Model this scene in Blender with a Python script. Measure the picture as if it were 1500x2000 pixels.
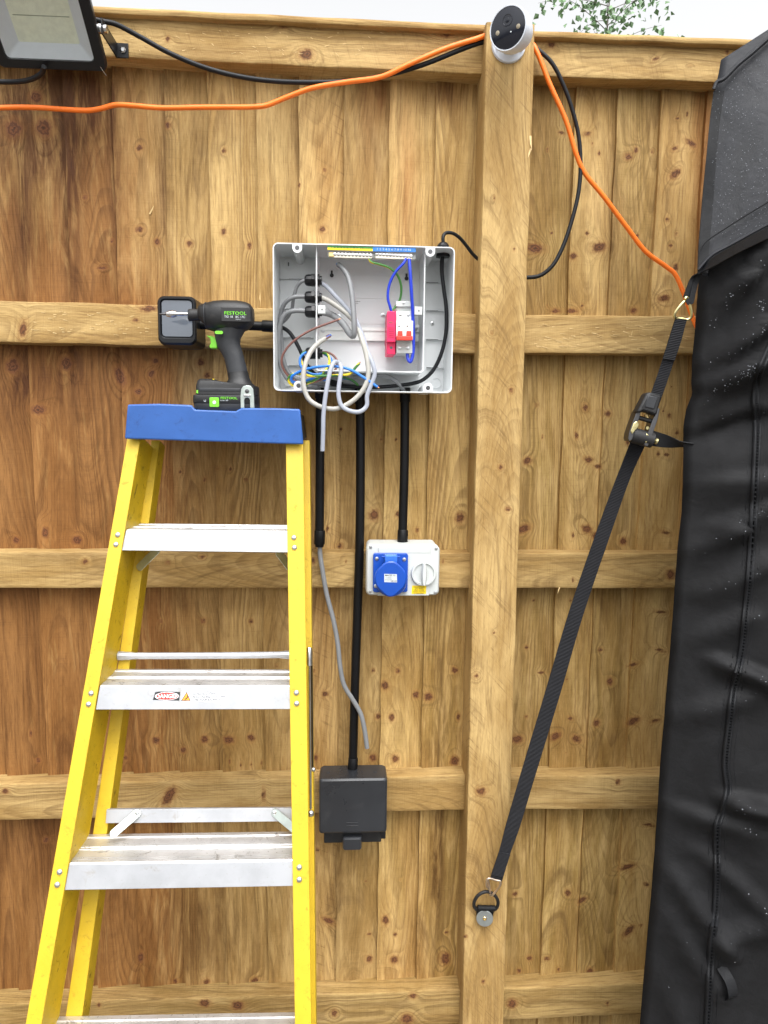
import bpy, bmesh, math, random
import numpy as np
from mathutils import Vector, Matrix
for o in list(bpy.data.objects): bpy.data.objects.remove(o)
SC = bpy.context.scene
COL = SC.collection
R = math.radians

# ------------------------------------------------------------------ camera
FPX = 1387.0                       # focal length in pixels of the 1500 x 2000 photograph
CAMP = Vector((0.0, -1.60, 1.57))
YAW, PITCH, ROLL = R(3.18), R(6.80), R(0.658)
_f = Vector((math.sin(YAW)*math.cos(PITCH), math.cos(YAW)*math.cos(PITCH), -math.sin(PITCH)))
_r = Vector((math.cos(YAW), -math.sin(YAW), 0)); _u = _r.cross(_f)
RT = _r*math.cos(ROLL) + _u*math.sin(ROLL)
UP = -_r*math.sin(ROLL) + _u*math.cos(ROLL)
FW = _f
cd = bpy.data.cameras.new('camera'); cam = bpy.data.objects.new('camera', cd); COL.objects.link(cam)
cd.sensor_fit = 'HORIZONTAL'; cd.sensor_width = 36; cd.lens = FPX*36/1500
cd.clip_start = 0.02; cd.clip_end = 500
M = Matrix((RT, UP, -FW)).transposed().to_4x4(); M.translation = CAMP
cam.matrix_world = M
SC.camera = cam

# ------------------------------------------------------------------ sky, sun, exposure
SUN_EL, SUN_AZ = R(62), R(172)     # azimuth clockwise from +Y
w = bpy.data.worlds.new('World'); SC.world = w; w.use_nodes = True
nt = w.node_tree; nt.nodes.clear()
sky = nt.nodes.new('ShaderNodeTexSky'); sky.sky_type = 'NISHITA'; sky.sun_disc = False
sky.sun_elevation = SUN_EL; sky.sun_rotation = SUN_AZ; sky.air_density = 1.0; sky.dust_density = 6.0; sky.ozone_density = 1.0
hs = nt.nodes.new('ShaderNodeHueSaturation'); hs.inputs['Saturation'].default_value = 0.05; hs.inputs['Value'].default_value = 1.0
bg = nt.nodes.new('ShaderNodeBackground'); bg.inputs['Strength'].default_value = 0.15
wo = nt.nodes.new('ShaderNodeOutputWorld')
nt.links.new(sky.outputs[0], hs.inputs['Color']); nt.links.new(hs.outputs[0], bg.inputs['Color']); nt.links.new(bg.outputs[0], wo.inputs[0])
sd = bpy.data.lights.new('sun', 'SUN'); sd.energy = 0.5; sd.angle = R(70); sd.color = (1, 0.98, 0.95)
so = bpy.data.objects.new('sun', sd); COL.objects.link(so)
sdir = Vector((math.sin(SUN_AZ)*math.cos(SUN_EL), math.cos(SUN_AZ)*math.cos(SUN_EL), math.sin(SUN_EL)))
so.rotation_euler = sdir.to_track_quat('Z', 'Y').to_euler(); so.location = (0, -3, 6)
SC.view_settings.view_transform = 'Standard'; SC.view_settings.look = 'None'
SC.view_settings.gamma = 1; SC.view_settings.exposure = 1.30; SC.view_settings.use_curve_mapping = False

# ------------------------------------------------------------------ pixels to places
def ray(px, py):
    return RT*((px-750)/FPX) + UP*((1000-py)/FPX) + FW
def at(px, py, y):
    """the point on the vertical plane Y = y that the photograph shows at a pixel"""
    d = ray(px, py); return CAMP + d*((y-CAMP.y)/d.y)
def onpl(px, py, p0, n):
    d = ray(px, py); return CAMP + d*((p0-CAMP).dot(n)/d.dot(n))
def proj(v):
    d = Vector(v)-CAMP; z = d.dot(FW)
    return 750+FPX*d.dot(RT)/z, 1000-FPX*d.dot(UP)/z

# ------------------------------------------------------------------ things and parts
ORG = {}
def thing(name, label, cat, loc, group=None):
    o = bpy.data.objects.new(name, None); COL.objects.link(o); o.location = loc
    o.empty_display_size = 0.05; o['label'] = label; o['category'] = cat
    if group: o['group'] = group
    ORG[o.name] = Vector(loc); return o
def tag(o, label, cat, group=None):
    o['label'] = label; o['category'] = cat
    if group: o['group'] = group
    return o
def link_obj(name, me, parent=None, loc=None):
    o = bpy.data.objects.new(name, me); COL.objects.link(o)
    if parent is not None:
        o.parent = parent; ORG[o.name] = ORG[parent.name]
        if loc is not None:
            base = ORG[parent.name] if parent.type == 'EMPTY' else ORG[parent.name]
            o.location = Vector(loc) - base - (parent.location if parent.type != 'EMPTY' else Vector((0, 0, 0)))
    else:
        ORG[o.name] = Vector(loc) if loc is not None else Vector((0, 0, 0))
        if loc is not None: o.location = loc
    return o

class MB:
    def __init__(s): s.v = []; s.f = []; s.m = []; s.cm = 0
    def add(s, vs, fs, mi=None):
        b = len(s.v); s.v += [Vector(q) for q in vs]
        for f in fs: s.f.append(tuple(b+i for i in f)); s.m.append(s.cm if mi is None else mi)
        return s
    def box(s, c, d, rot=None, mi=None):
        c = Vector(c); h = Vector(d)/2; vs = []
        for i in range(8):
            q = Vector((h.x*(1 if i & 1 else -1), h.y*(1 if i & 2 else -1), h.z*(1 if i & 4 else -1)))
            if rot is not None: q = rot @ q
            vs.append(c+q)
        return s.add(vs, [(0,2,3,1),(4,5,7,6),(0,1,5,4),(2,6,7,3),(0,4,6,2),(1,3,7,5)], mi)
    def span(s, a, b, mi=None):
        a = Vector(a); b = Vector(b)
        return s.box((a+b)/2, (abs(b.x-a.x), abs(b.y-a.y), abs(b.z-a.z)), None, mi)
    def loft(s, loops, cap0=True, cap1=True, mi=None, closed=True):
        n = len(loops[0]); vs = [q for l in loops for q in l]; fs = []
        for i in range(len(loops)-1):
            for j in range(n if closed else n-1):
                k = (j+1) % n
                fs.append((i*n+j, i*n+k, (i+1)*n+k, (i+1)*n+j))
        if cap0: fs.append(tuple(range(n-1, -1, -1)))
        if cap1: fs.append(tuple((len(loops)-1)*n+j for j in range(n)))
        return s.add(vs, fs, mi)
    def prism(s, poly, vec, mi=None):
        a = [Vector(q) for q in poly]; v = Vector(vec)
        return s.loft([a, [q+v for q in a]], mi=mi)
    def lathe(s, prof, o, ax, seg=20, mi=None, sc=(1, 1)):
        """prof: (radius, height) pairs along axis ax from o"""
        o = Vector(o); ax = Vector(ax).normalized()
        t = Vector((0, 0, 1)) if abs(ax.z) < 0.9 else Vector((1, 0, 0))
        e1 = t.cross(ax).normalized(); e2 = ax.cross(e1)
        loops = [[o+ax*h+(e1*math.cos(2*math.pi*k/seg)*sc[0]+e2*math.sin(2*math.pi*k/seg)*sc[1])*max(r, 1e-5) for k in range(seg)] for r, h in prof]
        return s.loft(loops, mi=mi)
    def tube(s, pts, r, seg=10, smooth=6, sec=None, up=None, twist=0, rr=None, stripe=None, mi=None):
        """sweep a round (or sec = (a, b) oval) section along a smoothed path"""
        P = spline(pts, smooth) if smooth else [Vector(p) for p in pts]
        n = len(P); T = []
        for i in range(n):
            T.append((P[min(i+1, n-1)]-P[max(i-1, 0)]).normalized())
        nrm = Vector(up) if up is not None else Vector((0, -1, 0.013))
        loops = []; nn = (nrm-T[0]*nrm.dot(T[0])).normalized()
        for i in range(n):
            if up is not None: nn = Vector(up)
            nn = (nn-T[i]*nn.dot(T[i])); nn = nn.normalized() if nn.length > 1e-6 else T[i].orthogonal().normalized()
            bb = T[i].cross(nn); L = []
            a, b = sec if sec else (r, r)
            if rr: a = b = rr[min(int(i/(n-1)*(len(rr)-1)+0.5), len(rr)-1)]
            for k in range(seg):
                t = 2*math.pi*k/seg
                L.append(P[i]+bb*math.cos(t)*a+nn*math.sin(t)*b)
            loops.append(L)
        f0 = len(s.f); s.loft(loops, mi=mi)
        if stripe is not None:
            for i in range(n-1):
                for j in range(seg):
                    if math.cos(2*math.pi*(j+0.5)/seg+i*twist+0.4) > 0: s.m[f0+i*seg+j] = stripe
        return s
    def build(s, name, mats, parent=None, loc=None, bevel=0, bseg=2, ang=35, flat=False):
        base = ORG[parent.name] if parent is not None else (Vector(loc) if loc is not None else Vector((0, 0, 0)))
        me = bpy.data.meshes.new(name)
        me.from_pydata([tuple(q-base) for q in s.v], [], s.f)
        ms = mats if isinstance(mats, (list, tuple)) else [mats]
        for m in ms: me.materials.append(m)
        if len(ms) > 1: me.polygons.foreach_set('material_index', s.m)
        bm = bmesh.new(); bm.from_mesh(me); bmesh.ops.recalc_face_normals(bm, faces=bm.faces); bm.to_mesh(me); bm.free()
        if not flat:
            me.polygons.foreach_set('use_smooth', [True]*len(me.polygons)); me.set_sharp_from_angle(angle=R(ang))
        me.update()
        o = link_obj(name, me, parent)
        if parent is None: o.location = base; ORG[o.name] = base
        if bevel:
            b = o.modifiers.new('bevel', 'BEVEL'); b.width = bevel; b.segments = bseg; b.limit_method = 'ANGLE'; b.angle_limit = R(40); b.harden_normals = False
        return o

def spline(pts, k=6):
    P = [Vector(p) for p in pts]
    if len(P) < 3:
        return [P[0].lerp(P[1], i/k) for i in range(k+1)]
    out = []
    for i in range(len(P)-1):
        a = P[i-1] if i else P[0]*2-P[1]; b = P[i]; c = P[i+1]; d = P[i+2] if i+2 < len(P) else P[-1]*2-P[-2]
        t0 = 0; t1 = (b-a).length**0.5+1e-6; t2 = t1+(c-b).length**0.5+1e-6; t3 = t2+(d-c).length**0.5+1e-6
        for j in range(k):
            t = t1+(t2-t1)*j/k
            A1 = a*((t1-t)/(t1-t0))+b*((t-t0)/(t1-t0)); A2 = b*((t2-t)/(t2-t1))+c*((t-t1)/(t2-t1)); A3 = c*((t3-t)/(t3-t2))+d*((t-t2)/(t3-t2))
            B1 = A1*((t2-t)/(t2-t0))+A2*((t-t0)/(t2-t0)); B2 = A2*((t3-t)/(t3-t1))+A3*((t-t1)/(t3-t1))
            out.append(B1*((t2-t)/(t2-t1))+B2*((t-t1)/(t2-t1)))
    out.append(P[-1]); return out
def rrect(cx, cz, w_, h_, r, n=4):
    out = []
    for sx, sz, a0 in ((1, 1, 0), (-1, 1, 90), (-1, -1, 180), (1, -1, 270)):
        for k in range(n+1):
            a = R(a0+90*k/n); out.append((cx+sx*(w_/2-r)+r*math.cos(a), cz+sz*(h_/2-r)+r*math.sin(a)))
    return out
def rr3(x0, x1, z0, z1, r, y, n=4):
    return [Vector((a, y, b)) for a, b in rrect((x0+x1)/2, (z0+z1)/2, x1-x0, z1-z0, r, n)]
def pxs(l, y): return [at(a, b, y) for a, b in l]
def pxd(l): return [at(a, b, y) for a, b, y in l]
def inst(proto, parent, loc, rot=None):
    """a copy of a mesh object that shares its mesh, placed at a world position under parent"""
    c = proto.copy(); COL.objects.link(c); c.parent = parent; ORG[c.name] = ORG[parent.name]
    c.location = Vector(loc)-ORG[parent.name]
    if rot is not None: c.rotation_euler = rot
    return c
def text(body, o, xd, yd, size, m, parent, name='lettering', align='LEFT', lift=0.0004, sx=1.0, bold=0.0):
    cu = bpy.data.curves.new('text', 'FONT'); cu.body = body; cu.size = 1; cu.align_x = align; cu.align_y = 'CENTER'; cu.resolution_u = 2; cu.offset = bold
    t = bpy.data.objects.new('text', cu); COL.objects.link(t)
    dg = bpy.context.evaluated_depsgraph_get(); me = bpy.data.meshes.new_from_object(t.evaluated_get(dg))
    bpy.data.objects.remove(t)
    xd = Vector(xd).normalized(); yd = Vector(yd); yd = (yd-xd*yd.dot(xd)).normalized(); zd = xd.cross(yd)
    base = ORG[parent.name]
    for v in me.vertices:
        c = v.co.copy(); v.co = Vector(o)+xd*c.x*size*sx+yd*c.y*size+zd*lift-base
    me.name = name; me.materials.clear(); me.materials.append(m)
    return link_obj(name, me, parent)
# ------------------------------------------------------------------ materials
class NT:
    def __init__(s, name):
        s.m = bpy.data.materials.new(name); s.m.use_nodes = True; s.t = s.m.node_tree; s.t.nodes.clear()
        s.out = s.t.nodes.new('ShaderNodeOutputMaterial'); s.p = s.t.nodes.new('ShaderNodeBsdfPrincipled')
        s.t.links.new(s.p.outputs[0], s.out.inputs[0])
    def n(s, typ, **kw):
        nd = s.t.nodes.new('ShaderNode'+typ)
        for k, v in kw.items(): setattr(nd, k, v)
        return nd
    def set(s, sock, v):
        if isinstance(v, bpy.types.NodeSocket): s.t.links.new(v, sock)
        elif isinstance(v, (tuple, list)) and len(v) == 3 and sock.type == 'RGBA': sock.default_value = (*v, 1)
        else: sock.default_value = v
    def math(s, op, a, b=0.0, c=None, clamp=False):
        nd = s.n('Math', operation=op, use_clamp=clamp); s.set(nd.inputs[0], a); s.set(nd.inputs[1], b)
        if c is not None: s.set(nd.inputs[2], c)
        return nd.outputs[0]
    def mix(s, f, a, b, mode='MIX'):
        nd = s.n('Mix', data_type='RGBA', blend_type=mode); s.set(nd.inputs[0], f); s.set(nd.inputs[6], a); s.set(nd.inputs[7], b); return nd.outputs[2]
    def noise(s, vec, scale=1, detail=2, rough=0.5, dist=0.0):
        nd = s.n('TexNoise'); s.set(nd.inputs['Vector'], vec); s.set(nd.inputs['Scale'], scale); s.set(nd.inputs['Detail'], detail); s.set(nd.inputs['Roughness'], rough); s.set(nd.inputs['Distortion'], dist); return nd.outputs[0]
    def ramp(s, f, a, b, lo=0.0, hi=1.0, smooth=True):
        nd = s.n('MapRange', interpolation_type='SMOOTHSTEP' if smooth else 'LINEAR'); s.set(nd.inputs[0], f); s.set(nd.inputs[1], a); s.set(nd.inputs[2], b); s.set(nd.inputs[3], lo); s.set(nd.inputs[4], hi); return nd.outputs[0]
    def xyz(s, x, y, z):
        nd = s.n('CombineXYZ'); s.set(nd.inputs[0], x); s.set(nd.inputs[1], y); s.set(nd.inputs[2], z); return nd.outputs[0]
    def attr(s, name): return s.n('Attribute', attribute_name=name).outputs['Fac']
    def obj(s): return s.n('TexCoord').outputs['Object']
    def bump(s, h, dist=0.001, strength=1.0, nrm=None):
        nd = s.n('Bump'); s.set(nd.inputs['Height'], h); s.set(nd.inputs['Distance'], dist); s.set(nd.inputs['Strength'], strength)
        if nrm is not None: s.set(nd.inputs['Normal'], nrm)
        return nd.outputs[0]
    def fin(s, col=None, rough=None, metal=None, nrm=None, **kw):
        if col is not None: s.set(s.p.inputs['Base Color'], col)
        if rough is not None: s.set(s.p.inputs['Roughness'], rough)
        if metal is not None: s.set(s.p.inputs['Metallic'], metal)
        if nrm is not None: s.set(s.p.inputs['Normal'], nrm)
        for k, v in kw.items(): s.set(s.p.inputs[k.replace('_', ' ')], v)
        return s.m

def srgb(r, g, b): return tuple(((c/255)/12.92 if c/255 <= 0.04045 else (((c/255)+0.055)/1.055)**2.4) for c in (r, g, b))
def pmat(name, col, rough=0.45, metal=0.0, var=0.10, scale=30, bump=0.0, dirt=0.0, dcol=(0.05, 0.04, 0.03), dscale=18, **kw):
    t = NT(name); P = t.obj(); n1 = t.noise(P, scale, 4, 0.6); n2 = t.noise(P, scale*6, 2)
    c = t.mix(t.ramp(n1, 0.3, 0.7), tuple(x*(1-var) for x in col), tuple(min(1, x*(1+var)) for x in col))
    r = t.math('ADD', rough-0.06, t.math('MULTIPLY', n1, 0.14))
    if dirt:
        d = t.math('MULTIPLY', t.ramp(t.noise(P, dscale, 5, 0.7, 0.6), 0.56, 0.72), dirt)
        c = t.mix(d, c, dcol); r = t.math('ADD', r, t.math('MULTIPLY', d, 0.3))
    if dirt > 0.3:
        sp_ = t.ramp(t.noise(P, dscale*6, 3, 0.7), 0.62, 0.72, 0.0, min(0.8, dirt)); c = t.mix(sp_, c, dcol)
    nrm = t.bump(t.math('ADD', n2, t.math('MULTIPLY', n1, 2.0)), 0.0006, bump) if bump else None
    return t.fin(c, r, metal, nrm, **kw)

def wood_mat():
    t = NT('treated_softwood')
    gx = t.attr('gx'); al = t.attr('al'); kd = t.attr('kd'); red = t.attr('red'); grn = t.attr('grn'); drk = t.attr('drk'); rin = t.attr('rin'); ton = t.attr('ton'); lx = t.attr('lx'); saw = t.attr('saw')
    al2 = t.math('MULTIPLY', al, 1.0)
    wob = t.noise(t.xyz(t.math('MULTIPLY', lx, 14), t.math('MULTIPLY', al2, 2.2), 0.0), 1, 3, 0.55)
    g2 = t.math('ADD', gx, t.math('MULTIPLY', t.math('SUBTRACT', wob, 0.5), 0.006))
    ph = t.math('ADD', t.math('DIVIDE', g2, 0.0052), t.math('MULTIPLY', t.noise(t.xyz(t.math('MULTIPLY', g2, 90), 0.0, 0.0), 1, 2), 2.6))
    fr = t.math('FRACT', ph)
    late = t.math('MULTIPLY', t.ramp(fr, 0.25, 0.86), t.ramp(fr, 1.0, 0.90))
    amp = t.ramp(t.noise(t.xyz(t.math('MULTIPLY', lx, 22), t.math('MULTIPLY', al2, 1.1), 3.0), 1, 2), 0.34, 0.66, 0.16, 1.0)
    late = t.math('MULTIPLY', t.math('MULTIPLY', late, amp), rin)
    fine = t.noise(t.xyz(t.math('MULTIPLY', t.math('ADD', t.math('MULTIPLY', g2, 0.6), t.math('MULTIPLY', lx, 0.4)), 420), t.math('MULTIPLY', al2, 5), 1.0), 1, 4, 0.7)
    fine2 = t.noise(t.xyz(t.math('MULTIPLY', lx, 300), t.math('MULTIPLY', al2, 22), 5.0), 1, 3, 0.7)
    fib = t.noise(t.xyz(t.math('MULTIPLY', lx, 700), t.math('MULTIPLY', al2, 60), 9.0), 1, 2, 0.7)
    blot = t.noise(t.xyz(t.math('MULTIPLY', lx, 13), t.math('MULTIPLY', al2, 3.2), 7.0), 1, 4, 0.62, 0.4)
    blot2 = t.noise(t.xyz(t.math('MULTIPLY', lx, 40), t.math('MULTIPLY', al2, 5.5), 11.0), 1, 4, 0.65, 0.8)
    sawn = t.noise(t.xyz(t.math('MULTIPLY', lx, 9), t.math('MULTIPLY', t.math('ADD', al2, t.math('MULTIPLY', lx, saw)), 330), 2.0), 1, 2, 0.6)
    light = srgb(200, 169, 113); mid = srgb(168, 135, 81); dark = srgb(108, 80, 45)
    c = t.mix(t.ramp(blot, 0.34, 0.64), light, mid)
    c = t.mix(t.math('MULTIPLY', late, 0.58), c, dark)
    c = t.mix(t.ramp(fine, 0.45, 0.72, 0.0, 0.62), c, dark)
    c = t.mix(t.ramp(fib, 0.5, 0.8, 0.0, 0.35), c, srgb(112, 84, 48))
    c = t.mix(t.ramp(fib, 0.45, 0.2, 0.0, 0.30), c, srgb(222, 194, 140))
    c = t.mix(t.ramp(fine2, 0.52, 0.74, 0.0, 0.45), c, srgb(108, 78, 42))
    c = t.mix(t.ramp(fine2, 0.42, 0.25, 0.0, 0.35), c, srgb(218, 188, 132))
    c = t.mix(t.math('MULTIPLY', t.ramp(sawn, 0.52, 0.75, 0.0, 0.24), t.ramp(blot2, 0.35, 0.65)), c, srgb(112, 82, 46))
    sc_ = t.noise(t.xyz(t.math('MULTIPLY', lx, 6), t.math('MULTIPLY', t.math('ADD', al2, t.math('MULTIPLY', lx, saw)), 105), 4.0), 1, 3, 0.7)
    c = t.mix(t.math('MULTIPLY', t.math('MULTIPLY', t.ramp(sc_, 0.54, 0.66, 0.0, 0.55), t.ramp(blot2, 0.40, 0.60)), t.ramp(saw, 0.0, 0.5)), c, srgb(120, 92, 56))
    # red-brown and olive stain, dark sap marks
    rn = t.math('MULTIPLY', red, t.ramp(blot2, 0.25, 0.75, 0.45, 1.0), clamp=True)
    c = t.mix(t.math('MULTIPLY', rn, 0.85), c, t.mix(1.0, c, srgb(190, 150, 116), 'MULTIPLY'))
    gn = t.math('MULTIPLY', grn, t.ramp(blot2, 0.25, 0.72, 0.2, 1.0), clamp=True)
    c = t.mix(t.math('MULTIPLY', gn, 0.8), c, t.mix(1.0, c, srgb(198, 192, 160), 'MULTIPLY'))
    dn = t.math('MULTIPLY', drk, t.ramp(blot2, 0.30, 0.70, 0.15, 1.0), clamp=True)
    c = t.mix(t.math('MULTIPLY', dn, 0.85), c, t.mix(1.0, c, srgb(132, 104, 88), 'MULTIPLY'))
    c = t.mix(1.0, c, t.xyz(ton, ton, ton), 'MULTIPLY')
    # knots
    kn = t.math('ADD', kd, t.math('MULTIPLY', t.math('SUBTRACT', t.noise(t.xyz(t.math('MULTIPLY', lx, 150), t.math('MULTIPLY', al2, 110), 0.0), 1, 3), 0.5), 0.9))
    halo = t.ramp(kn, 1.7, 0.8, 0.0, 0.25)
    c = t.mix(halo, c, srgb(158, 106, 56))
    rg = t.math('SINE', t.math('MULTIPLY', kn, 15.0))
    kc = t.mix(t.ramp(rg, -1, 1), srgb(108, 66, 40), srgb(78, 47, 30))
    kc = t.mix(t.ramp(kn, 0.35, 0.1), kc, srgb(62, 40, 28))
    c = t.mix(t.ramp(kn, 1.12, 0.50, 0.0, 0.92), c, kc)
    h = t.math('ADD', t.math('MULTIPLY', fine, 0.5), t.math('MULTIPLY', late, 0.35))
    h = t.math('ADD', h, t.math('MULTIPLY', sawn, 0.45)); h = t.math('ADD', h, t.math('MULTIPLY', fine2, 0.35)); h = t.math('ADD', h, t.math('MULTIPLY', blot2, 0.6))
    return t.fin(c, t.ramp(fine, 0.2, 0.8, 0.62, 0.82), 0.0, t.bump(t.math('ADD', h, t.math('MULTIPLY', fib, 0.3)), 0.0012, 0.9), Specular_IOR_Level=0.25)
WOOD = wood_mat()

def tear_mat():
    """raised splinters and fuzz on sawn timber"""
    return pmat('pale_splinter', srgb(215, 185, 130), 0.7)
SPLINT = tear_mat()
GREYBOX = pmat('light_grey_enclosure', srgb(214, 217, 218), 0.38, var=0.03, scale=9, bump=0.08)
WHITEP = pmat('white_plastic', srgb(192, 196, 194), 0.35, var=0.03, scale=12, bump=0.05)
OFFW = pmat('white_switch_plastic', srgb(225, 228, 226), 0.42, var=0.02)
BLACKP = pmat('black_pvc', (0.004, 0.004, 0.0046), 0.45, var=0.2, scale=14, bump=0.15, Specular_IOR_Level=0.22)
BLACKM = pmat('matt_black_plastic', (0.006, 0.0063, 0.0072), 0.5, var=0.2, scale=40, bump=0.3, dirt=0.18, dcol=(0.10, 0.09, 0.08), dscale=60)
CHARC = pmat('charcoal_plastic', (0.022, 0.024, 0.028), 0.28, var=0.15, scale=10, bump=0.05, dirt=0.15, dcol=(0.09, 0.09, 0.09), dscale=25)
CHARCG = pmat('charcoal_grip', (0.024, 0.026, 0.030), 0.5, var=0.15, scale=25, bump=0.3, dirt=0.25, dcol=(0.12, 0.11, 0.10), dscale=50)
GLOSS = pmat('glossy_dark_panel', (0.10, 0.115, 0.14), 0.06, var=0.05, scale=8, Specular_IOR_Level=0.9)
BLKRIM = pmat('black_housing', (0.007, 0.0075, 0.009), 0.32, var=0.15, scale=20, bump=0.1, Specular_IOR_Level=0.35)
CABLEB = pmat('black_cable', (0.006, 0.007, 0.009), 0.5, var=0.15, scale=60, Specular_IOR_Level=0.3)
CABLEO = pmat('orange_cable', srgb(248, 120, 28), 0.45, var=0.06, scale=30, bump=0.1, dirt=0.12, dcol=srgb(150, 80, 40), dscale=30)
CABLEG = pmat('grey_cable', srgb(122, 124, 126), 0.5, var=0.06, scale=40)
CABLEL = pmat('pale_grey_cable', srgb(166, 164, 157), 0.48, var=0.05, scale=40)
CABLEF = pmat('flat_grey_cable', srgb(150, 155, 166), 0.45, var=0.05, scale=40)
WBLUE = pmat('blue_insulation', srgb(34, 112, 200), 0.38, var=0.08)
WDBLUE = pmat('deep_blue_insulation', srgb(34, 60, 190), 0.38, var=0.08)
WBROWN = pmat('brown_insulation', srgb(112, 74, 66), 0.42, var=0.08)
WGREEN = pmat('green_insulation', srgb(56, 112, 46), 0.4, var=0.06)
WYEL = pmat('yellow_insulation', srgb(232, 205, 40), 0.4, var=0.06)
COPPER = pmat('bare_copper', srgb(205, 140, 95), 0.3, 1.0)
PINK = pmat('crimson_plastic', srgb(222, 34, 92), 0.42, var=0.04)
REDT = pmat('red_toggle', srgb(226, 62, 48), 0.4, var=0.04)
BLUEC = pmat('blue_ladder_cap', srgb(44, 88, 156), 0.42, var=0.08, scale=14, bump=0.25, dirt=0.35, dcol=srgb(24, 44, 86), dscale=40)
BLUES = pmat('blue_socket_plastic', srgb(14, 70, 165), 0.33, var=0.05, scale=20)
YELF = pmat('yellow_fibreglass', srgb(198, 166, 34), 0.48, var=0.06, scale=26, bump=0.3, dirt=0.55, dcol=srgb(140, 112, 22), dscale=55)
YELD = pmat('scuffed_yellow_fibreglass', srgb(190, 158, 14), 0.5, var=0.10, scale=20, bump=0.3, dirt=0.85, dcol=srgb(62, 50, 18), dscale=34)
ALU = pmat('worn_aluminium', (0.42, 0.43, 0.45), 0.42, 0.5, var=0.08, scale=16, bump=0.12, dirt=0.6, dcol=(0.33, 0.31, 0.28), dscale=42)
ALUT = pmat('grubby_aluminium_tread', (0.66, 0.65, 0.64), 0.42, 0.8, var=0.10, scale=20, bump=0.2, dirt=0.75, dcol=(0.16, 0.13, 0.10), dscale=34)
ZINC = pmat('zinc_steel', (0.58, 0.60, 0.61), 0.32, 1.0, var=0.08, scale=60, dirt=0.2, dcol=(0.25, 0.25, 0.24))
GZINC = pmat('greenish_zinc_steel', (0.50, 0.56, 0.53), 0.38, 0.9, var=0.12, scale=40)
YZINC = pmat('yellow_zinc_steel', (0.78, 0.70, 0.36), 0.28, 1.0, var=0.2, scale=70)
PZINC = pmat('pinkish_zinc_steel', (0.80, 0.66, 0.52), 0.28, 1.0, var=0.2, scale=60)
STEEL = pmat('bright_steel', (0.66, 0.66, 0.66), 0.22, 1.0)
DSTEEL = pmat('dark_steel', (0.12, 0.12, 0.125), 0.38, 1.0)
GREENP = pmat('lime_green_plastic', srgb(118, 200, 52), 0.4, var=0.05)
LBLACK = pmat('print_black', (0.015, 0.015, 0.016), 0.5)
LWHITE = pmat('print_white', (0.78, 0.78, 0.78), 0.5)
LYEL = pmat('print_yellow', srgb(232, 200, 24), 0.5)
LSILV = pmat('print_silver', srgb(196, 204, 208), 0.4)
LRED = pmat('print_red', srgb(210, 52, 48), 0.5)
LORA = pmat('print_orange', srgb(242, 158, 46), 0.5)
LGRN = pmat('print_green', srgb(112, 206, 40), 0.5)
LGREY = pmat('print_grey', (0.10, 0.105, 0.11), 0.5)
LDGRN = pmat('label_green', srgb(54, 130, 56), 0.5)
LBLU = pmat('label_blue', srgb(42, 118, 200), 0.5)
LEDY = pmat('led_array', srgb(240, 243, 222), 0.5, var=0.05, scale=90, bump=0.4)
REFL = pmat('white_reflector', srgb(222, 226, 232), 0.35, var=0.03)
CAMW = pmat('white_camera_shell', srgb(214, 220, 230), 0.35, var=0.02)
CAMF = pmat('black_camera_glass', (0.012, 0.014, 0.022), 0.10, var=0.05)
RUBB = pmat('black_rubber', (0.012, 0.012, 0.013), 0.6, var=0.2, bump=0.2)
PALEB = pmat('pale_brass', (0.70, 0.66, 0.56), 0.35, 0.8)
BRASS = pmat('brass', (0.72, 0.55, 0.26), 0.3, 1.0)

def glass_mat():
    t = NT('clear_glass'); t.fin((0.95, 0.97, 0.97), 0.03, 0.0, None, Transmission_Weight=1.0, IOR=1.08); return t.m
GLASS = glass_mat()

def fabric_mat(name, col, rough, sc=2600, spec=0.3):
    t = NT(name); P = t.obj()
    wv = t.n('TexWave', wave_type='BANDS', bands_direction='Z'); t.set(wv.inputs['Vector'], P); wv.inputs['Scale'].default_value = sc/6.28
    wv2 = t.n('TexWave', wave_type='BANDS', bands_direction='X'); t.set(wv2.inputs['Vector'], P); wv2.inputs['Scale'].default_value = sc/6.28
    wr = t.noise(P, 26, 5, 0.6, 0.6); wr2 = t.noise(P, 110, 3, 0.6)
    c = t.mix(t.ramp(wr, 0.3, 0.7), tuple(x*0.8 for x in col), tuple(x*1.25 for x in col))
    h = t.math('ADD', t.math('MULTIPLY', t.math('ADD', wv.outputs[1], wv2.outputs[1]), 0.06), t.math('ADD', t.math('MULTIPLY', wr, 1.1), t.math('MULTIPLY', wr2, 0.25)))
    wet = t.ramp(t.noise(P, 9, 4, 0.6), 0.35, 0.7, rough-0.06, rough+0.10)
    return t.fin(c, wet, 0.0, t.bump(h, 0.0022, 0.6), Specular_IOR_Level=spec)
FABRIC = fabric_mat('black_polyester', (0.0070, 0.0071, 0.0080), 0.70, 2600, 0.26)
FABTOP = fabric_mat('coated_black_polyester', (0.013, 0.0142, 0.0185), 0.46, 2600, 0.4)
BINDING = fabric_mat('black_binding', (0.005, 0.0055, 0.007), 0.6)
DROP = NT('water_drop').fin((0.34, 0.36, 0.40), 0.08, 0.0, None, Transmission_Weight=0.3, IOR=1.33, Specular_IOR_Level=1.0)

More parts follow.
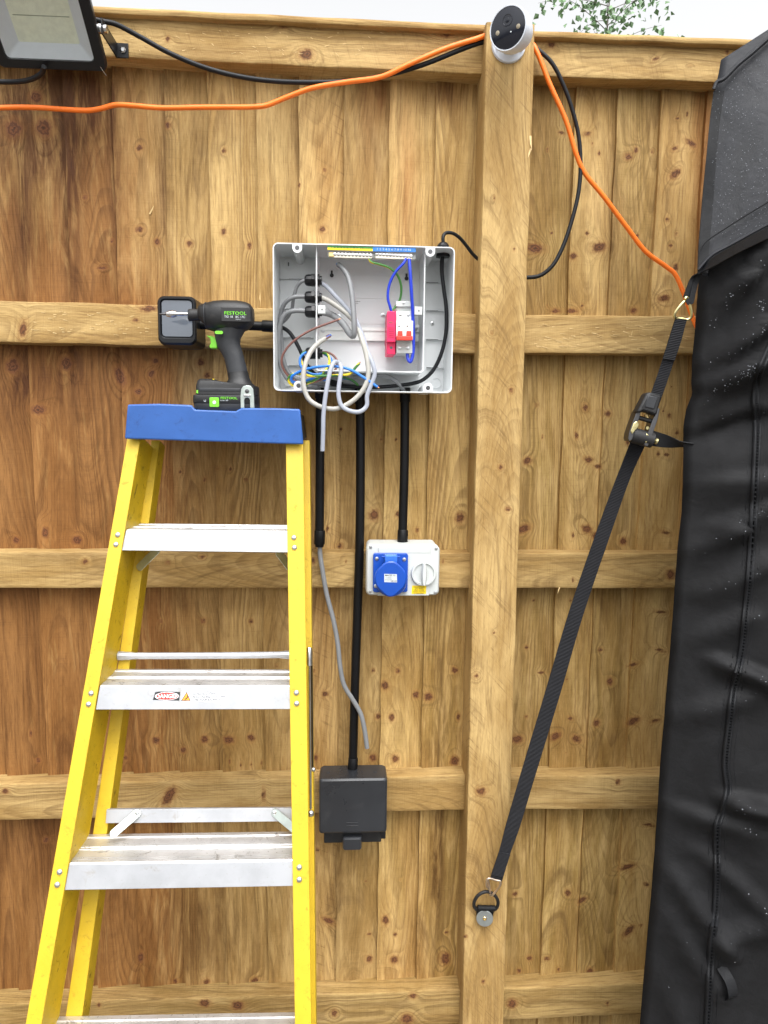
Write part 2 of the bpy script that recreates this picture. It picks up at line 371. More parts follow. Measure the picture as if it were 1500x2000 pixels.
def web_mat():
    t = NT('ribbed_webbing'); a = t.attr('al'); l = t.attr('lx')
    rb = t.math('SINE', t.math('MULTIPLY', a, 2*math.pi/0.0030)); r2 = t.math('SINE', t.math('MULTIPLY', l, 2*math.pi/0.0022))
    c = t.mix(t.ramp(rb, -1, 1), (0.008, 0.0084, 0.011), (0.0155, 0.0165, 0.021))
    c = t.mix(t.ramp(t.noise(t.obj(), 40, 3), 0.3, 0.7, 0.0, 0.3), c, (0.02, 0.02, 0.024))
    return t.fin(c, 0.62, 0, t.bump(t.math('ADD', rb, t.math('MULTIPLY', r2, 0.4)), 0.0008, 0.9), Specular_IOR_Level=0.3)
WEB = web_mat()
LEAF = pmat('birch_leaf', (0.15, 0.26, 0.12), 0.5, var=0.35, scale=2.5, Transmission_Weight=0.0)
BARK = pmat('birch_bark', (0.12, 0.10, 0.085), 0.8, var=0.4, scale=20, bump=0.5)
def ground_mat():
    t = NT('gravel'); P = t.obj(); v = t.n('TexVoronoi'); t.set(v.inputs['Vector'], P); v.inputs['Scale'].default_value = 55
    c = t.mix(t.noise(P, 2.0, 5), srgb(84, 80, 74), srgb(110, 105, 98)); c = t.mix(0.35, c, v.outputs['Color'], 'SOFT_LIGHT')
    return t.fin(c, 0.85, 0, t.bump(v.outputs['Distance'], 0.012, 1.0))
GROUND = ground_mat()
# ------------------------------------------------------------------ ground
g = MB(); g.add([(-60, -60, 0), (60, -60, 0), (60, 60, 0), (-60, 60, 0)], [(0, 1, 2, 3)])
gr = g.build('ground', GROUND); gr['kind'] = 'structure'

# ------------------------------------------------------------------ fence
# knots seen on the boards, rails and post: (x, y, rx, ry, tilt) in photograph pixels
KN = [(70,190,14,15,0),(27,252,20,22,0),(85,250,20,22,0),(272,289,8,8,0),(166,385,7,6,0),(328,245,7,8,0),(437,294,6,7,0),(272,448,10,8,0),(307,472,8,8,0),(370,476,8,8,0),(437,453,7,8,0),(487,480,6,9,0),(585,362,4,6,0),(634,332,5,5,0),(630,448,8,8,0),(218,470,6,6,0),(200,523,12,5,0),
(25,715,16,18,0),(130,710,15,17,0),(304,704,9,8,0),(296,730,9,9,0),(392,708,9,9,0),(405,733,8,7,0),(235,735,12,26,20),(270,765,10,8,0),(75,800,18,12,0),
(32,1055,9,9,0),(150,1055,12,11,0),(88,1040,9,14,0),(330,918,4,5,0),(352,922,4,4,0),(400,937,4,6,0),(450,916,4,5,0),(480,937,5,5,0),(425,915,3,5,0),(597,940,6,8,0),(315,1213,5,5,0),(397,1213,6,7,0),(490,1213,6,6,0),(540,1300,4,4,0),
(305,1446,10,9,0),(358,1465,9,7,0),(400,1444,9,9,0),(447,1445,14,9,0),(491,1441,9,9,0),(75,1485,7,6,0),(60,1433,4,9,0),(449,1488,3,6,0),(470,1493,3,6,0),(490,1493,3,6,0),(511,1490,3,6,0),(245,1480,7,6,0),
(343,1916,6,6,0),(403,1918,8,8,0),(498,1916,9,8,0),(275,1870,8,12,0),(90,1640,8,7,0),
(666,838,4,5,0),(745,859,4,5,0),(774,859,4,5,0),(730,1006,12,13,0),(777,1004,6,8,0),(898,1012,11,12,0),(815,1035,5,6,0),(640,1033,5,6,0),(664,1066,7,6,0),
(729,1309,5,5,0),(777,1310,6,6,0),(752,1339,9,11,15),(812,1357,8,9,0),(837,1361,10,10,0),(738,1399,7,7,0),(765,1401,8,9,0),(888,1309,8,8,0),(614,1310,4,4,0),(635,1355,8,7,0),(728,1480,9,9,0),(772,1482,9,10,0),(888,1486,11,12,0),(617,1480,7,7,0),(895,1400,5,8,0),
(641,1798,17,7,-25),(753,1797,8,11,20),(721,1824,5,4,0),(772,1825,5,5,0),(872,1821,5,4,0),(721,1873,8,8,0),(770,1874,9,9,0),(870,1872,12,14,0),(714,1721,3,3,0),(781,1718,3,3,0),(620,1660,5,5,0),
(1097,260,9,5,-15),(1147,261,10,5,10),(1157,281,4,4,0),(1170,299,4,6,0),(1069,293,4,5,0),(1242,293,6,7,0),(1227,306,9,8,0),(1274,295,4,5,0),(1318,290,9,5,25),(1342,223,4,7,0),(1323,231,5,4,30),(1350,280,16,7,-35),(1318,340,14,8,45),(1326,335,5,7,0),(1303,429,5,6,0),(1322,457,4,5,0),(1077,455,4,4,0),(1147,455,5,6,0),(1045,485,22,11,-5),(1170,483,18,11,10),(1245,461,5,6,0),
(1068,598,3,4,0),(1137,598,4,5,0),(1085,607,12,6,0),(1117,607,14,6,0),(1238,607,8,8,0),(1297,582,14,8,10),(1320,522,7,9,0),(1310,480,5,5,0),(1120,500,10,8,0),
(1049,791,5,4,20),(1143,796,7,9,25),(1187,808,9,7,0),(1060,853,3,6,0),(1126,850,5,9,15),(1030,900,11,8,20),(1150,898,11,8,-20),(1168,911,9,6,0),(1311,756,3,3,0),(1307,812,5,6,0),(1295,802,4,4,0),(1286,886,6,5,25),(1302,888,7,5,-30),(1226,863,5,7,0),(1322,845,5,6,0),
(1022,1033,17,9,20),(1146,1033,13,10,-25),(1162,1046,8,8,0),(1217,1057,8,9,0),(1300,1040,13,5,-20),(1119,1045,4,7,0),
(1042,1172,4,4,0),(1114,1172,4,4,0),(1028,1264,5,5,0),(1057,1313,9,4,0),(1079,1316,6,4,0),(1173,1269,6,5,0),(1191,1331,7,9,0),(1237,1298,14,4,18),(1107,1327,3,3,0),(1290,1195,16,4,-8),(1290,1270,16,4,-15),(1114,1403,7,5,-20),(1028,1400,5,4,0),(1165,1412,9,8,25),(1237,1408,17,8,22),(1280,1408,14,4,15),(1010,1444,14,9,5),(1085,1438,14,8,30),(1126,1443,12,8,-25),(1105,1471,3,3,0),
(1006,1746,7,6,20),(1109,1744,8,8,-20),(1137,1758,12,6,30),(1225,1693,20,6,15),(1267,1611,16,4,-8),(1262,1727,8,5,-20),(1228,1818,18,8,45),(1252,1808,5,4,0),(1034,1871,7,6,0),(1068,1872,8,5,15),(1091,1894,4,5,0),(1014,1896,5,6,0),(1152,1897,8,8,0)]
KN_RAIL = [(328,76,6,7,0),(598,106,15,14,0),(555,48,13,10,0),(873,65,18,10,0),(1077,88,9,9,0),(1280,116,10,5,25),(1420,102,6,6,0),(1348,127,7,3,0),
(45,643,9,20,-10),(265,625,8,5,0),(290,603,22,8,5),(166,1097,7,6,0),(328,1099,6,5,0),(394,1088,7,5,0),(610,1095,8,8,0),(865,1096,4,5,0),(675,1096,3,4,0),(1120,1133,4,6,0),(1310,1122,10,12,0),
(10,1545,9,7,0),(330,1555,12,26,-30),(515,1553,5,18,0),(1207,1527,6,8,0),(400,1959,14,9,0),(464,1964,14,11,0),(807,1945,9,7,0),(653,1979,7,9,0),(795,1990,14,12,0),(1000,1960,11,11,0),(1186,1960,4,5,0),(193,1963,5,6,0)]
KN_POST = [(998,762,6,6,0),(978,912,6,6,0),(992,994,7,6,0),(1005,487,4,5,0),(965,386,3,5,0),(965,1235,4,4,0),(944,1917,5,5,0),(909,1829,5,4,0),(940,1545,12,9,0),(930,1320,6,5,0),(960,650,4,4,0)]
# stain that lies on the wood: (x, y, sx, sy, strength)
RED = [(60,560,110,260,.75),(100,1050,150,260,1.0),(170,800,120,160,.8),(90,1500,150,300,1.0),(150,1850,190,220,1.0),(280,720,70,120,.6),(797,370,16,110,1.0),(725,300,18,140,.5),(200,300,60,200,.7),(820,1680,20,200,.35),(790,1900,60,80,.4),(1372,300,14,300,.9),(640,320,30,120,.45),(870,170,40,40,.7),(740,170,30,60,.8),(330,1250,90,400,.45),(620,1350,40,300,.5),(480,1000,90,200,.25),(1120,1440,120,40,.35),(1300,260,60,120,.25)]
GRN = [(1050,900,60,500,.5),(1200,1300,110,300,.55),(1100,1700,120,200,.6),(700,1650,120,250,.6),(850,1400,60,400,.8),(870,1700,30,300,.9),(400,1700,140,260,.7),(420,1150,120,250,.5),(560,650,60,300,.3),(900,330,50,160,.5),(1240,350,40,200,.7),(1080,350,40,200,.5),(760,900,150,200,.3),(1150,1850,150,100,.4),(360,300,40,200,.35)]
DRK = [(40,215,70,60,.9),(110,180,60,70,.9),(140,420,16,200,.8),(50,400,14,200,.8),(100,300,50,60,.6),(225,330,10,150,.8),(320,320,10,200,.7),(385,330,14,160,.4),(585,300,16,180,.5),(60,1450,10,120,.8),(240,730,30,60,.7),(853,1660,9,120,.9),(860,1350,10,300,.6),(400,1830,60,60,.5),(1195,420,10,250,.5),(1000,1300,12,500,.3),(180,210,40,40,.6),(30,740,40,60,.8),(130,740,40,60,.7),(90,1650,60,60,.5),(170,160,30,50,.5),(655,1750,20,120,.6),(870,170,30,30,.6),(1300,185,14,30,.7)]

def field(U, W, S):
    f = np.zeros_like(U)
    for x, y, sx, sy, k in S: f += k*np.exp(-((U-x)/sx)**2/2-((W-y)/sy)**2/2)
    return np.clip(f, 0, 1.3)
def np_proj(V):
    d = V-np.array(CAMP); z = d@np.array(FW)
    return 750+FPX*(d@np.array(RT))/z, 1000-FPX*(d@np.array(UP))/z

def beam(name, parent, axis, a0, a1, loop, lean, knots, seed, pith=(0.0, 0.06), step=0.008, rin=1.0, red=0.0, grn=0.0, drk=0.0, saw=0.0, wob=0.0008, stain=True, ton=1.0, gsc=1.0):
    """a length of timber: cross-section loop of (lateral, depth) swept along Z or X; growth rings follow a wandering pith and bend round the knots"""
    rs = np.random.RandomState(seed)
    n = max(2, int((a1-a0)/step)); A = np.linspace(a0, a1, n+1); L = np.array(loop); m = len(L)
    fq = rs.uniform(0.6, 2.2, 4); phs = rs.uniform(0, 6.28, 8)
    off = np.array([lean(a) for a in A]) + wob*np.sin(A*17*fq[0]+phs[0]) + wob*0.6*np.sin(A*41+phs[1])
    lat = off[:, None]+L[None, :, 0]; dep = np.repeat(L[None, :, 1], n+1, 0); al = np.repeat(A[:, None], m, 1)
    V = np.stack([lat, dep, al] if axis == 'Z' else [al, dep, lat], -1).reshape(-1, 3)
    lc = L[None, :, 0]-L[:, 0].mean(); dc = L[None, :, 1]-L[:, 1].mean()
    d1 = pith[0]+0.020*np.sin(A*1.3*fq[1]+phs[2])+0.006*np.sin(A*5.1+phs[3]); d2 = pith[1]*(1+0.38*np.sin(A*1.15*fq[2]+phs[4])+0.15*np.sin(A*4.3+phs[5]))
    rho = np.hypot(lc-d1[:, None], dc-d2[:, None])
    U, W = np_proj(V); Ug = U.reshape(n+1, m); Wg = W.reshape(n+1, m); kd = np.full((n+1, m), 4.0)
    for x, y, rx, ry, t in knots:
        t = math.radians(t); du = Ug-x; dw = Wg-y
        p = (du*math.cos(t)-dw*math.sin(t))/(rx*.95); q = (du*math.sin(t)+dw*math.cos(t))/(ry*.95)
        d = np.hypot(p, q); kd = np.minimum(kd, d)
        rr = 0.5*(rx+ry)/FPX*1.5
        rho = rho+rr*0.9*np.exp(-(d/1.9)**2)*np.sign(rs.rand()-0.5)
    me = bpy.data.meshes.new(name)
    base = np.array(ORG[parent.name])
    fs = []
    for i in range(n):
        for j in range(m):
            k = (j+1) % m; fs.append((i*m+j, i*m+k, (i+1)*m+k, (i+1)*m+j))
    fs.append(tuple(range(m))); fs.append(tuple(n*m+j for j in range(m-1, -1, -1)))
    if axis == 'X': fs = [f[::-1] for f in fs]
    me.from_pydata((V-base).tolist(), [], fs); me.materials.append(WOOD)
    if stain:
        R_ = 1.05*field(U, W, RED)+red*.8; G_ = field(U, W, GRN)+grn; D_ = 1.05*field(U, W, DRK)+drk
    else: R_ = np.full(len(U), red); G_ = np.full(len(U), grn); D_ = np.full(len(U), drk)
    so_ = seed*3.7
    for nm, arr in (('gx', rho.ravel()*gsc+so_*0.01), ('al', al.ravel()+so_), ('lx', (lc+0*rho+0.6*dc).ravel()+so_*0.31), ('kd', kd.ravel()), ('red', R_), ('grn', G_), ('drk', D_), ('rin', np.full(len(U), rin)), ('saw', np.full(len(U), saw)), ('ton', np.full(len(U), ton))):
        at_ = me.attributes.new(nm, 'FLOAT', 'POINT'); at_.data.foreach_set('value', np.ascontiguousarray(arr, dtype=np.float32))
    me.polygons.foreach_set('use_smooth', [True]*len(me.polygons)); me.set_sharp_from_angle(angle=R(38))
    me.validate(); me.update()
    return link_obj(name, me, parent)
def rect_loop(l0, l1, d0, d1, step=0.005, r=0.002):
    """rectangle with eased corners, densely sampled along its sides; d0 is the front"""
    P = []
    def side(a, b):
        k = max(1, int(math.dist(a, b)/step))
        for i in range(k): P.append((a[0]+(b[0]-a[0])*i/k, a[1]+(b[1]-a[1])*i/k))
        P.append(b)
    side((l0+r, d0), (l1-r, d0)); P.append((l1-0.3*r, d0+0.3*r)); side((l1, d0+r), (l1, d1-r)); side((l1-r, d1), (l0+r, d1)); side((l0, d1-r), (l0, d0+r)); P.append((l0+0.3*r, d0+0.3*r))
    return P

RAILY, POSTY = -0.045, -0.088
fence = thing('wooden_fence', 'tall treated timber fence of vertical boards on horizontal rails with one square post', 'fence', at(750, 1000, 0).xy.to_3d())
topz = at(560, 26, -0.06).z
# boards: joints read at two heights
JL = [(-345, None), (-245, None), (-150, None), (-40, None), (47, None), (137, None), (230, None), (329, 359), (413, 442), (505, 523), (585, None), (670, 657), (757, 738), (845, 816), (936, None)]
BT = [(.5,0,.1,0), (.4,0,.1,0), (.5,0,.1,0), (.6,0,.2,0), (.25,0,.1,0), (.35,0,.1,0), (.25,0,.05,0), (0,.05,0,0), (0,.1,0,0), (0,.05,0,0), (0,0,0,.5), (0,.1,.15,0), (0,0,0,0), (0,.05,0,0), (0,.15,0,.9)]
def jx(j):
    xt = at(j[0], 480, 0).x
    xb = at(j[1], 1750, 0).x if j[1] else xt
    zt = at(j[0], 480, 0).z; zb = at(j[0], 1750, 0).z
    return lambda z: xt+(xb-xt)*(zt-z)/(zt-zb)
def board(j0, j1, i, tint, top, kn, ton):
    f0, f1 = jx(j0), jx(j1); wd = (f1(1.5)-f0(1.5))+0.012; rs = random.Random(i*7+1)
    y0 = -0.0055+rs.uniform(-.0015, .001); y1 = 0.0055+rs.uniform(-.001, .0015)
    P = []; k = int(wd/0.005)
    for q in range(k+1): P.append((wd*q/k, y0+(y1-y0)*q/k-0.0006*math.sin(math.pi*q/k)))
    P += [(wd, y1+0.005), (wd*0.5, 0.014), (0, 0.013)]
    red, grn, drk, saw = tint
    beam('board', fence, 'Z', 0.03, top, P, lambda z: f0(z), kn, i*13+5, (rs.uniform(-.03, .03), rs.uniform(.03, .09)), 0.007, rs.uniform(.55, 1.0), red, grn, drk, saw, ton=ton)
def near(x0, x1): return [k for k in KN if x0-60 < k[0] < x1+60]
for i in range(len(JL)-1): board(JL[i], JL[i+1], i, BT[i], topz, near(JL[i][0]-40, JL[i+1][0]+60), (.95, .9, .9, .9, .97, .92, 1.0, .94, 1.02, .97, 1.14, .95, 1.12, 1.08)[i])
JR = [(1000, None), (1112, None), (1192, None), (1275, None), (1360, None), (1445, None), (1530, None), (1620, None)]
RT_ = [(0,.35,0,0), (0,.15,0,0), (0,.35,0,0), (0,.1,0,0), (.5,0,.1,0), (.1,.2,0,0), (0,.2,0,0)]
for i in range(len(JR)-1): board(JR[i], JR[i+1], 30+i, RT_[i], at(1250, 85, -0.06).z, near(JR[i][0]-60, JR[i+1][0]+60), (.97, 1.06, .94, 1.1, .95, 1.0, 1.0)[i])
# rails
RAILS = [((190,28),(945,63),(212,110),(935,145), (1045,70),(1400,84),(1045,149),(1400,159)),
         ((0,587),(889,611),(0,668),(889,689), (1025,615),(1350,617),(1020,690),(1347,691)),
         ((0,1078),(904,1079),(0,1148),(904,1149), (1003,1080),(1315,1080),(1003,1149),(1312,1149)),
         ((0,1532),(896,1515),(0,1602),(896,1583), (995,1515),(1284,1516),(990,1582),(1280,1580)),
         ((0,1960),(888,1936),(0,2030),(888,2000), (985,1932),(1253,1921),(985,1992),(1250,1982))]
def lin(p, q):
    return lambda x: p.z+(q.z-p.z)*(x-p.x)/(q.x-p.x)
xl, xm0, xm1, xr = at(-330, 1000, 0).x, at(955, 1000, POSTY).x, at(1000, 1000, POSTY).x, at(1640, 1000, 0).x
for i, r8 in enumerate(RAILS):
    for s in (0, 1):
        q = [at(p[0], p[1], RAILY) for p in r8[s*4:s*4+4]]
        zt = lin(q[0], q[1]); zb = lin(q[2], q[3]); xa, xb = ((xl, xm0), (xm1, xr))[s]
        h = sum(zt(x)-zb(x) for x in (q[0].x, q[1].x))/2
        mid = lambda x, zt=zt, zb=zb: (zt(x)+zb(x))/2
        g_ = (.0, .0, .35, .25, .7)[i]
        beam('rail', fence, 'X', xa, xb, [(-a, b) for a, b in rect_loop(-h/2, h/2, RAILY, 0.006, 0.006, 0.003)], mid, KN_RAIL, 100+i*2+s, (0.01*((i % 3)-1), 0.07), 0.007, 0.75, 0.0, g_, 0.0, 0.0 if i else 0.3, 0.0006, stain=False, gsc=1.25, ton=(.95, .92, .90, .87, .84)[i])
# capping strips along the top
for s, (p0, p1, p2, p3, xa, xb) in enumerate((((190,10),(945,47),(190,25),(945,61), xl, xm0), ((1045,58),(1480,75),(1045,72),(1480,90), xm1, xr))):
    q = [at(p[0], p[1], -0.062) for p in (p0, p1, p2, p3)]; zt = lin(q[0], q[1]); zb = lin(q[2], q[3]); h = zt(q[0].x)-zb(q[0].x)
    beam('capping', fence, 'X', xa, xb, [(-a, b) for a, b in rect_loop(-h/2, h/2, -0.062, 0.03, 0.006, 0.005)], (lambda x, zt=zt, zb=zb: (zt(x)+zb(x))/2), [], 140+s, (0, .05), 0.012, 0.7, 0.1, 0.1, 0.15, 0, 0.0004, stain=False)
# post
a, b, c, d = at(950, 47, POSTY), at(903, 1998, POSTY), at(1046, 47, POSTY), at(983, 1998, POSTY)
wtop, wbot = c.x-a.x, d.x-b.x; pw = (wtop+wbot)/2
lx0 = lambda z: (a.x+c.x)/2+((b.x+d.x)/2-(a.x+c.x)/2)*(a.z-z)/(a.z-b.z)
POSTX = lx0
post = beam('post', fence, 'Z', -0.05, a.z+0.004, rect_loop(-pw/2, pw/2, POSTY, 0.02, 0.005, 0.004), lx0, KN_POST, 171, (0.02, 0.10), 0.007, 0.42, 0.0, 0.0, 0.0, 1.1, 0.0004, stain=False, gsc=1.7, ton=.93)
# lifted splinters of sawn timber on the rails and post
rs = random.Random(3)
spl = MB()
def splinter(px, py, y, ln, ang, w_=0.0012):
    p = at(px, py, y); dx = Vector((math.cos(ang), 0, math.sin(ang))); n_ = Vector((-math.sin(ang), 0, math.cos(ang)))
    q = p+dx*ln+Vector((0, -ln*0.22, 0)); e = p+dx*ln*0.5+Vector((0, -ln*0.03, 0))
    spl.add([p-n_*w_, p+n_*w_, e+n_*w_*0.8, q, e-n_*w_*0.8], [(0, 1, 2, 3, 4)])
for k in range(70): splinter(rs.uniform(1040, 1340), rs.uniform(632, 684), RAILY-0.0003, rs.uniform(.006, .018), rs.uniform(-.35, .1), rs.uniform(.0004, .0009))
for k in range(45): splinter(rs.uniform(60, 300), rs.uniform(605, 655), RAILY-0.0003, rs.uniform(.005, .014), rs.uniform(-.3, .2), rs.uniform(.0004, .0010))
for k in range(60): splinter(rs.uniform(230, 760), rs.uniform(50, 108), RAILY-0.0003, rs.uniform(.004, .012), rs.uniform(-.9, .3), rs.uniform(.0003, .0008))
splinter(1037, 290, POSTY, .022, -1.9, .002); splinter(1036, 265, POSTY, .03, -1.5, .0022); splinter(1093, 1147, RAILY, .016, -1.9, .0012); splinter(292, 418, -0.002, .02, 1.0, .0016)
splinter(506, 555, -0.002, .05, -1.5, .0018); splinter(742, 1860, -0.002, .022, -1.6, .002); splinter(1233, 655, RAILY, .012, 1.4, .001); splinter(1313, 562, 0, .012, -1.4, .001)
sp = spl.build('splinter', SPLINT, fence); sp['kind'] = 'stuff'
# ------------------------------------------------------------------ stepladder, folded and leaning on the fence
LEAN = R(17.5)
LP0 = at(415, 865, -0.205)                       # a point on the plane of the front rails
LN = Vector((0, math.cos(LEAN), -math.sin(LEAN)))  # away from the viewer
LU = Vector((0, math.sin(LEAN), math.cos(LEAN)))   # up along the rails
def lad(px, py, d=0.0): return onpl(px, py, LP0+LN*d, LN)
def ladline(p, q, d=0.0):
    A = lad(*p, d); B = lad(*q, d)
    return lambda t: A+(B-A)*t
ladder = thing('stepladder', 'yellow fibreglass stepladder with blue top cap leaning folded against the boards', 'ladder', Vector((at(330, 1900, -0.5).x, -0.66, 0)))
def to_ground(A, B):
    """extend the line A-B down to the ground"""
    d = B-A; return A+d*((0.015-A.z)/d.z)
def channel(name, o0, o1, i0, i1, depth, inner, mat, mat2, th=0.0032, back=True):
    """fibreglass C section: front flange between the outer and inner edge lines, web at the outer edge (or inner), back flange"""
    out0, out1, in0, in1 = o0, to_ground(o0, o1), i0, to_ground(i0, i1)
    m = MB()
    def plate(a0, a1, b0, b1, v, mi=0):
        m.add([a0, b0, b1, a1, a0+v, b0+v, b1+v, a1+v], [(0,1,2,3),(7,6,5,4),(0,4,5,1),(1,5,6,2),(2,6,7,3),(3,7,4,0)], mi)
    plate(out0, out1, in0, in1, LN*th)
    sx = Vector((1 if (in0.x > out0.x) else -1, 0, 0))
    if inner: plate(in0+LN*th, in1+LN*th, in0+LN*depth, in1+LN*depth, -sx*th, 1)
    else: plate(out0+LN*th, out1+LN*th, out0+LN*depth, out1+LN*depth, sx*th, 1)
    if back: plate(in0+LN*depth, in1+LN*depth, in0+(out0-in0)*0.85+LN*depth, in1+(out1-in1)*0.85+LN*depth, LN*th, 0)
    return m.build(name, [mat, mat2], ladder, bevel=0.0008, bseg=2)
T = 850
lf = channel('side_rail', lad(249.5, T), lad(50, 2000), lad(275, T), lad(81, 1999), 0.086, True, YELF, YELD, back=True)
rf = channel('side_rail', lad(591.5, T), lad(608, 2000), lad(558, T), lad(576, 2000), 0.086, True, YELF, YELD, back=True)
# rear rails, folded in behind
def rl(px, py): return lad(px, py, 0.090)
lr_ = channel('rear_rail', rl(296, 860), rl(128, 1985), rl(312, 860), rl(160, 1985), 0.045, True, YELF, YELD, back=False)
rr_ = channel('rear_rail', rl(604.5, 860), rl(617, 1985), rl(580, 860), rl(590, 1985), 0.040, False, YELF, YELD, back=False)
for a_, b_ in (((249.5, T), (50, 2000)), ((591.5, T), (608, 2000))):
    e = to_ground(lad(*a_), lad(*b_)); sx = 1 if a_[0] < 400 else -1
    m = MB(); m.box(e+Vector((sx*0.014, 0.03, 0.012)), (0.046, 0.085, 0.05)); m.build('rubber_foot', RUBB, ladder, bevel=0.004)
for p_ in ((128, 1985), (617, 1985)):
    e = to_ground(rl(296 if p_[0] < 400 else 604.5, 860), rl(*p_)); sx = 1 if p_[0] < 400 else -1
    m = MB(); m.box(e+Vector((sx*0.012, 0.022, 0.012)), (0.036, 0.055, 0.05)); m.build('rubber_foot', RUBB, ladder, bevel=0.004)
# steps: (front top edge left/right, front bottom edge left/right)
STEPS = [((246,1036),(562,1039),(238,1075),(565,1079)), ((195,1341),(567,1341.5),(187,1386),(569,1385)), ((135,1689),(572,1682),(126,1738.5),(573,1730.5)), ((62,2075),(578.5,2064),(52,2133),(579.5,2121))]
SD = 0.090
hx = Vector((1, 0, 0)); back = Vector((0, 1, 0.0))
for k, (a, b, c, d) in enumerate(STEPS):
    A, B, C, D_ = (lad(*q, 0.0035) for q in (a, b, c, d))
    th = 0.0022
    st = MB()
    # folded-down front face
    st.add([A, B, D_, C, A+LN*th, B+LN*th, D_+LN*th, C+LN*th], [(0,1,2,3),(7,6,5,4),(0,4,5,1),(1,5,6,2),(2,6,7,3),(3,7,4,0)])
    step = st.build('step', ALU, ladder, bevel=0.0006)
    # ribbed tread on top
    prof = [(0.0015, -0.0008)]; 
    for q in range(4):
        y = 0.004+q*0.0048; prof += [(y, 0.0012), (y+0.0026, 0.0012), (y+0.0030, -0.0006), (y+0.0046, -0.0006)]
    prof += [(0.026, 0.0), (0.043, -0.0004), (0.044, 0.0010), (0.047, 0.0010), (0.048, -0.0008), (0.050, -0.0008), (0.051, 0.0010), (0.054, 0.0010), (0.055, -0.0004), (0.080, -0.0004), (0.081, 0.0014), (SD, 0.0014), (SD, -0.022), (SD-0.002, -0.022), (SD-0.002, -0.003), (0.0015, -0.003)]
    tr = MB(); tr.loft([[E_+back*y+Vector((0, 0, z)) for y, z in prof] for E_ in (A, B)])
    tr.build('tread', ALUT, step, ang=20)
# rivets through the side rails
def dome(name, r, h, mat, ax=(0, -1, 0), seg=14):
    m = MB(); m.lathe([(r, 0), (r, h*0.15), (r*0.9, h*0.5), (r*0.62, h*0.82), (r*0.3, h*0.97), (0.0002, h)], (0, 0, 0), ax, seg)
    me_parent = thing('proto', 'x', 'x', (0, 0, 0)); o = m.build(name, mat, me_parent, ang=60); return o, me_parent
proto, pe = dome('rivet', 0.0052, 0.0034, ZINC, -LN)
for px, py in ((230, 1044.5), (226.5, 1063.5), (574, 1050), (575, 1069.5), (178, 1354), (173, 1375.5), (579, 1353), (579.5, 1374), (116.5, 1703), (112, 1728), (584.5, 1694), (584.5, 1718)):
    inst(proto, ladder, lad(px, py))
bpy.data.objects.remove(proto); bpy.data.objects.remove(pe)
# blue moulded cap, level on top, notched where the driver stands
capF = -0.222; CAPB = -0.012
top = [(249, 790), (310, 788.5), (374, 791), (381, 800), (460, 803), (471, 797), (535, 797), (586, 799)]
m = MB()
fl = [at(243, 857, capF), at(592, 868, capF)]
front = [at(px, py, capF) for px, py in top]+[at(592.5, 868, capF), at(243, 857, capF)]
bk = [Vector((q.x*0.97-0.006, CAPB, q.z)) for q in front]
mid_ = [Vector((q.x, capF+0.006, q.z)) for q in front]
# shell: front face, then body a little inset on top so that the lip stands proud
m.loft([front, mid_], True, True)
body = [Vector((q.x, 0, q.z)) for q in front]
zc = at(420, 803, capF).z-0.001
lo = at(420, 862, capF).z
x0, x1 = front[0].x, front[7].x; x0b, x1b = front[9].x, front[8].x
def ring(y, ins):
    return [Vector((x0+ins+0.002, y, zc)), Vector((x1-ins-0.002, y, zc)), Vector((x1b-ins-0.002, y, lo)), Vector((x0b+ins+0.002, y, lo+0.004))]
cap = m.build('top_cap', BLUEC, ladder, bevel=0.0035, bseg=3)
m = MB(); m.loft([ring(capF+0.004, 0.003), ring(CAPB, 0.010)]); m.build('cap_body', BLUEC, cap, bevel=0.004, bseg=3)
m = MB(); xe = (x1+x1b)/2
m.add([(x1-0.001, capF+0.012, zc-0.002), (x1-0.006, CAPB-0.004, zc-0.002), (x1b-0.006, CAPB-0.004, lo+0.006), (x1b-0.001, capF+0.012, lo+0.004)], [(0, 1, 2, 3)])
m.v = m.v+[q+Vector((0.0016, 0, 0)) for q in m.v]; m.f = [(0,1,2,3),(7,6,5,4),(0,4,5,1),(1,5,6,2),(2,6,7,3),(3,7,4,0)]; m.m = [0]*6
m.build('end_plate', BLACKM, cap, bevel=0.0005)
for px0, px1 in ((300, 372), (478, 515), (522, 580)):
    m = MB(); p = at(px0, 792, capF+0.03); q = at(px1, 797, capF+0.03); m.span((p.x, capF+0.02, zc), (q.x, capF+0.05, zc+0.006)); m.build('tool_slot', BLACKM, cap, bevel=0.001)
m = MB(); p = at(524, 797.5, capF); m.lathe([(0.004, 0), (0.004, 0.006), (0.002, 0.008)], (p.x, capF+0.012, zc), (0, 0, 1), 10); m.build('cap_bolt', ZINC, cap)
# rear cross bars and braces
def bar(name, pts, rx, mat, d, flat=False, parent=None, rr=None):
    m = MB(); m.tube([lad(px, py, d) for px, py in pts], rx, 10, 4, rr=rr); return m.build(name, mat, parent or ladder)
rb = bar('rear_rung', [(231, 1281), (262, 1281), (420, 1280.5), (545, 1279), (582, 1279)], 0.0068, ALU, 0.082, rr=[0.0088, 0.0088, 0.0080, 0.0066, 0.0066, 0.0066, 0.0066, 0.0066, 0.0066, 0.0066, 0.0078, 0.0084, 0.0084])
def strip(name, pts4, th, mat, parent, bev=0.0006):
    m = MB(); m.add([*pts4, *[p+LN*th for p in pts4]], [(0,1,2,3),(7,6,5,4),(0,4,5,1),(1,5,6,2),(2,6,7,3),(3,7,4,0)]); return m.build(name, mat, parent, bevel=bev)
rs_ = strip('rear_rung', [lad(208, 1581, .082), lad(585, 1578, .082), lad(585, 1604, .082), lad(206, 1608, .082)], 0.012, ALU, ladder)
